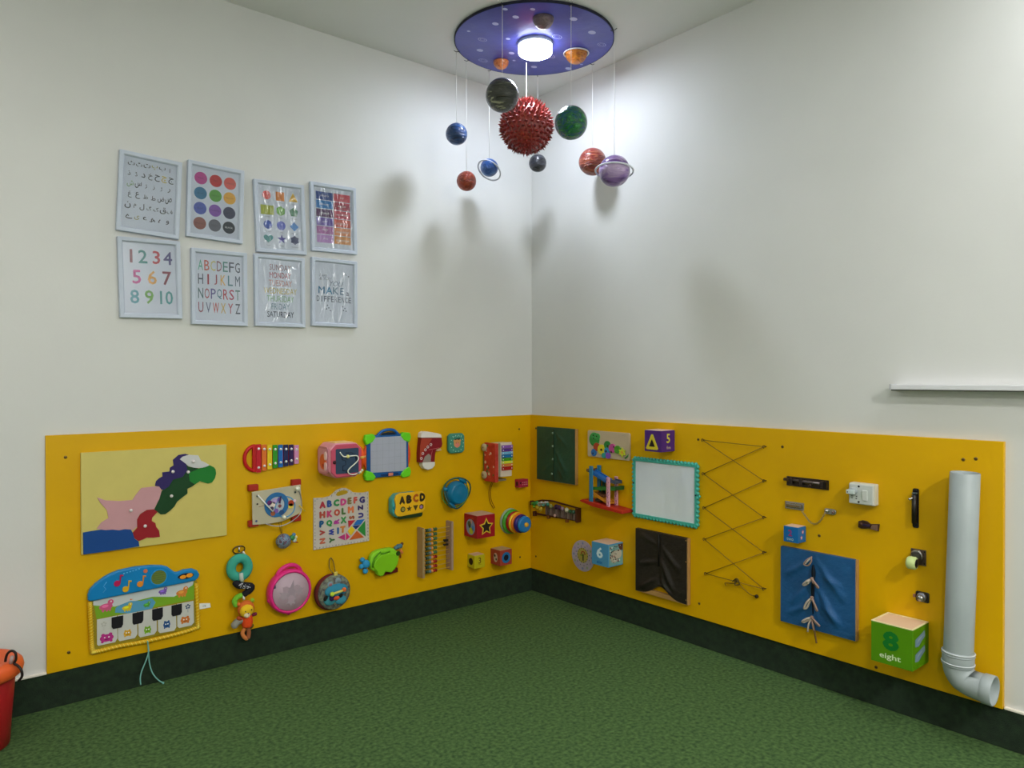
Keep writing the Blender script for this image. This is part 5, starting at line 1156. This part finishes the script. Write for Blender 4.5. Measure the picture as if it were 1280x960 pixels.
for pth in paths:
    for a, b in zip(pth, pth[1:]): 
        part(t, 'cord', lambda m: m.tube([(a[0], .036, a[1]), (b[0], .0365, b[1])], .0019, GC_, 6))
part(t, 'knot', lambda m: [m.tube(smooth([(1.405 + .018 * math.cos(k), .04, .352), (1.42, .05, .362 + .004 * k), (1.43, .044, .348), (1.408, .048, .342), (1.418 - .004 * k, .04, .365)]), .0028, M('5A4818', .6), 6) for k in (0, 1.2, 2.4)])
part(t, 'cord_tail', lambda m: (m.tube(smooth([(1.405, .042, .346), (1.37, .034, .338), (1.345, .028, .332), (1.352, .03, .322)]), .0024, GC_, 6), m.tube(smooth([(1.43, .042, .345), (1.455, .034, .322), (1.48, .028, .308), (1.50, .028, .31)]), .0022, GC_, 6), m.ball(1.503, .028, .308, .0085, M('2A2010', .5), 10)))

# door hardware
DM = M('3A3230', .35, .7); BRN = M('4A342C', .35, .7)
t = TR('barrel_bolt', 'long dark metal sliding bolt, topmost of the latches', 'latch', 1.728, .823)
part(t, 'plate', lambda m: m.box(1.638, 1.820, B + .0003, .0225, .803, .842, DM), .002)
part(t, 'rod', lambda m: m.tube([(1.632, .031, .829), (1.80, .031, .826)], .0065, M('605858', .3, .8), 10))
for u in (1.655, 1.70, 1.79): part(t, 'keeper', lambda m: m.box(u, u + .016, .0226, .041, .811, .838, DM), .004)
part(t, 'handle', lambda m: (m.tube([(1.755, .031, .826), (1.757, .052, .818)], .004, M('302828', .3, .8), 8), m.ball(1.757, .054, .817, .0065, M('302828', .3, .8), 10)))
part(t, 'end_socket', lambda m: m.box(1.805, 1.818, .0226, .042, .808, .838, M('1C1614', .4, .6)), .003)

t = TR('door_chain', 'chrome door chain slung between a slide plate and an end plate', 'latch', 1.74, .70)
part(t, 'slide_plate', lambda m: m.box(1.632, 1.716, B + .0003, .024, .706, .738, CHROME), .002)
part(t, 'slide_channel', lambda m: m.poly([(1.640, .713), (1.708, .713), (1.708, .731), (1.640, .731)], .024, .033, M('908C84', .25, .9)), .004)
part(t, 'slot', lambda m: m.box(1.645, 1.700, .0331, .0336, .720, .7235, M('6A5018', .5)))
part(t, 'end_plate', lambda m: (m.poly(cham(1.803, 1.852, .708, .731, .006), B + .0003, .028, CHROME), m.ball(1.815, .031, .721, .008, CHROME, 10), m.ball(1.840, .029, .718, .006, M('705A50', .3, .8), 8)), .002)
cp = smooth([(1.712, .034, .708), (1.732, .034, .684), (1.752, .036, .666), (1.775, .036, .664), (1.795, .034, .684), (1.808, .031, .712)], 4)
for i in range(len(cp) - 1):
    a, b = Vector(cp[i]), Vector(cp[i + 1]); d = (b - a); L_ = d.length * .72; d.normalize(); mid = (a + b) / 2
    s_ = Vector((0, 1, 0)) if i % 2 else d.cross(Vector((0, 1, 0))).normalized()
    part(t, 'link', lambda m: m.tube([mid + d * L_ * math.cos(k) + s_ * .0036 * math.sin(k) for k in [2 * math.pi * j / 10 for j in range(10)]], .0012, M('9A8A60', .3, .9), 5, True))

t = TR('power_socket', 'white surface socket box with a switch and a plug adapter', 'socket', 1.965, .81)
part(t, 'back_box', lambda m: m.box(1.917, 2.014, B + .0003, .056, .768, .849, M('B8B6A8', .5)), .004)
fp = part(t, 'face_plate', lambda m: m.box(1.920, 2.011, .056, .064, .771, .846, M('B4B8B4', .4)), .003)
sub(t, 'rocker', fp, lambda m: m.poly([(1.972, .786), (1.992, .786), (1.992, .826), (1.972, .826)], .064, .068, M('BCBEBA', .3)), .002)
sub(t, 'screw', fp, lambda m: m.lathe((1.958, .064, .838), [(.0042, 0), (.0036, .001), (.0005, .0014)], M('181818', .4), 'o', 10)); sub(t, 'screw', fp, lambda m: m.lathe((1.958, .064, .779), [(.0042, 0), (.0036, .001), (.0005, .0014)], M('181818', .4), 'o', 10))
sub(t, 'pin_hole', fp, lambda m: [m.box(u - .0026, u + .0026, .0642, .0645, z - .0016, z + .0016, M('141414')) for u, z in ((1.932, .800), (1.950, .799), (1.933, .792), (1.949, .791), (1.938, .807), (1.945, .807))])
part(t, 'plug_adapter', lambda m: (m.tube([(1.940, .062, .818), (1.940, .088, .818)], .0145, M('98A0A4', .4), 14), m.box(1.926, 1.954, .086, .098, .811, .826, M('B8C4C4', .4)), m.box(1.929, 1.933, .0975, .0985, .815, .820, M('303030'))), .002)

t = TR('brown_latch', 'short brown bronze latch below the socket', 'latch', 1.977, .685)
part(t, 'plate', lambda m: m.poly([(1.938, .675), (1.950, .671), (1.965, .673), (1.98, .676), (2.016, .670), (2.019, .699), (1.985, .694), (1.972, .703), (1.955, .704), (1.939, .698)], B + .0003, .027, BRN), .002)
part(t, 'lever', lambda m: (m.box(1.945, 1.985, .027, .036, .683, .692, M('382A48', .35, .6)), m.lathe((1.952, .027, .69), [(.009, 0), (.008, .01), (.003, .013)], BRN, 'o', 12)), .002)
part(t, 'strike', lambda m: m.poly([(1.988, .676), (2.014, .673), (2.014, .695), (1.992, .691)], .027, .034, M('8A6A60', .3, .6)), .002)

t = TR('tower_bolt', 'upright black tower bolt with a chrome knob', 'latch', 2.145, .777)
part(t, 'plate', lambda m: m.poly(cham(2.135, 2.157, .704, .848, .004), B + .0003, .0225, M('222024', .4, .6)), .001)
part(t, 'rod', lambda m: m.tube([(2.1445, .031, .722), (2.1445, .031, .825)], .0085, M('2A2826', .35, .6), 10))
part(t, 'knob', lambda m: (m.tube([(2.1445, .034, .816), (2.138, .05, .812)], .0025, CHROME, 6), m.ball(2.137, .052, .811, .005, CHROME, 10)))
part(t, 'chrome_tip', lambda m: m.box(2.138, 2.154, .0226, .036, .828, .834, M('607078', .3, .8)), .001)
for z in (.840, .712): part(t, 'screw', lambda m: m.lathe((2.147, .0226, z), [(.004, 0), (.003, .0015), (.0005, .002)], M('0A0A0A', .4), 'o', 8))

t = TR('caster_wheel', 'small swivel caster with a cream wheel screwed to the board', 'wheel', 2.155, .6)
part(t, 'plate', lambda m: m.box(2.130, 2.182, B + .0003, .0225, .570, .628, M('6A5A54', .35, .8)), .003)
part(t, 'swivel_ring', lambda m: m.lathe((2.152, .0226, .604), [(.021, 0), (.022, .006), (.017, .010), (.013, .008), (.001, .008)], M('8A8884', .3, .9), 'o', 24))
part(t, 'fork', lambda m: (m.poly([(2.138, .616), (2.168, .612), (2.170, .580), (2.162, .572), (2.150, .580)], .030, .045, M('4A4846', .35, .8)), m.box(2.167, 2.170, .035, .066, .577, .600, M('3A3836', .35, .8))), .002)
w = part(t, 'wheel', lambda m: m.lathe((2.132, .056, .582), [(.004, 0), (.019, 0), (.023, .005), (.023, .026), (.019, .031), (.004, .031)], M('B8C888', .5), 'u', 24))
sub(t, 'hub', w, lambda m: m.lathe((2.1632, .056, .582), [(.016, 0), (.012, .002), (.001, .003)], M('2A2622', .4, .6), 'u', 16))
for u, z in ((2.176, .621), (2.136, .621), (2.176, .578)): part(t, 'screw', lambda m: m.lathe((u, .0226, z), [(.003, 0), (.002, .001), (.0004, .0012)], DARK, 'o', 8))

t = TR('latch_knob', 'small square steel door lock plate with a round knob', 'latch', 2.168, .458)
part(t, 'plate', lambda m: m.poly(cham(2.147, 2.193, .438, .476, .004), B + .0003, .023, M('3A3634', .35, .7)), .001)
part(t, 'rose', lambda m: m.lathe((2.169, .023, .457), [(.017, 0), (.017, .006), (.013, .010), (.001, .010)], M('8A8C98', .3, .9), 'o', 20))
part(t, 'knob', lambda m: m.lathe((2.172, .033, .457), [(.006, 0), (.006, .006), (.0115, .010), (.011, .018), (.001, .020)], M('9A9A98', .25, .9), 'o', 16))
part(t, 'side_bolt', lambda m: m.box(2.140, 2.147, .0205, .03, .452, .463, M('A07060', .4, .5)), .001)

# drain pipe
GP = two_tone('grey_plastic', '8C9496', '949C9E', 5, .45, .08, 20)
cu, co = 2.300, .070; R_ = .0455
t = TR('drain_pipe', 'grey plastic drain pipe with a bend at its foot', 'pipe', cu, .155); t.obj.rotation_euler = (Matrix.Rotation(-math.pi / 2, 3, 'Z') @ Matrix.Rotation(.03, 3, 'Y')).to_euler()
part(t, 'straight_pipe', lambda m: m.lathe((cu, co, 0), [(R_ - .003, .27), (R_ - .003, .926), (R_ - .0018, .928), (R_, .926), (R_, .27)], GP, 'z', 40, False))
el = []
bc_u, bc_z, br = cu + .054, .2645, .054
path = [(cu, co, .305), (cu, co, .29), (cu, co, .275)] + [(bc_u - br * math.cos(a), co, bc_z - br * math.sin(a)) for a in [math.radians(9 * i) for i in range(0, 10)]] + [(cu + .075, co, .2105), (cu + .09, co, .2105), (cu + .108, co, .2105)]
path[-4:-3] = []
part(t, 'bend', lambda m: m.tube(path, [R_ + .003, R_ + .003] + [R_ + .001] * 8 + [R_ - .001] * 2 + [R_ + .001] * 1 + [R_ + .001] * (len(path) - 13), GP, 36, cap=False))
ue = path[-1][0]
part(t, 'socket_end', lambda m: m.lathe((ue - .03, co, .2105), [(R_ + .001, 0), (R_ + .0045, .004), (R_ + .0045, .033), (R_ + .002, .035), (R_ - .002, .033), (R_ - .004, .005), (.001, .004)], GP, 'u', 40, False))
for z, r in ((.309, .0022), (.300, .0018), (.273, .0022), (.266, .0012)): part(t, 'sealing_ring', lambda m: m.tube([(cu + (R_ + .004) * math.cos(a), co + (R_ + .004) * math.sin(a), z) for a in [2 * math.pi * i / 40 for i in range(40)]], r, M('B8BCC0' if r > .002 else '8A9294', .4), 6, True))
part(t, 'collar', lambda m: m.lathe((cu, co, 0), [(R_ + .0005, .313), (R_ + .0035, .310), (R_ + .0035, .264), (R_ + .0015, .260)], GP, 'z', 40, False))
part(t, 'fixing_screw', lambda m: m.ball(ue - .022, .06, .212, .0055, M('101010', .4), 10))
part(t, 'bracket', lambda m: (m.box(cu - .012, cu + .012, B + .0003, co - R_ + .002, .80, .83, GP), m.box(cu - .012, cu + .012, B + .0003, co - R_ + .002, .42, .45, GP)))

# whiteboard tray above the right board
t = Thing('marker_tray', 'long white metal rail on the right wall above the yellow board', 'shelf rail', 'R', 2.72, 0, 1.205)
part(t, 'rail', lambda m: m.poly([(2.068, 1.208), (3.4, 1.208), (3.4, 1.226), (2.068, 1.226)], .0003, .05, M('C8C8CC', .35)), .0015)
part(t, 'end_cap', lambda m: m.box(2.063, 2.068, .0003, .052, 1.206, 1.228, M('A8A8AC', .4)), .001)
part(t, 'lower_strip', lambda m: m.box(2.068, 3.4, .004, .048, 1.204, 1.2078, M('4A4A44', .5)))  # thin dark strip along the underside of the rail

# red tub at the left
bx, by = -2.690, -.198
t = Thing('red_tub', 'red plastic tub with an orange lid on the floor, cut by the left edge', 'tub', 'W', bx, by, 0)
RT = M('92181C', .4)
mb = MB(t); mb.lathe((bx, by, 0), [(.001, .0005), (.103, .0005), (.110, .004), (.116, .10), (.128, .245), (.124, .247), (.110, .02), (.001, .012)], RT, 'z', 48, False); mb.build('body', t.obj)
OL = M('D05828', .4)
mb = MB(t); mb.lathe((bx, by, 0), [(.127, .248), (.136, .236), (.148, .246), (.152, .262), (.148, .279), (.135, .292), (.118, .294), (.10, .283), (.06, .279), (.001, .278)], OL, 'z', 48, False); lidp = mb.build('lid', t.obj)
mb = MB(t)
rv = lambda r, z, k=0.0: (bx + r * .769 - k * .64, by - r * .64 - k * .769, z)   # r out from the axis
mb.tube(smooth([rv(.118, .298), rv(.124, .322), rv(.138, .334), rv(.152, .328), rv(.154, .306), rv(.148, .292), rv(.160, .284), rv(.172, .268), rv(.174, .248), rv(.162, .232)]), .0042, M('1C1414', .4), 8); mb.build('wire_clip', t.obj)
mb = MB(t); mb.tube([rv(.136, .292), rv(.142, .316)], .006, M('A89090', .4), 8); mb.build('clip_rivet', t.obj)
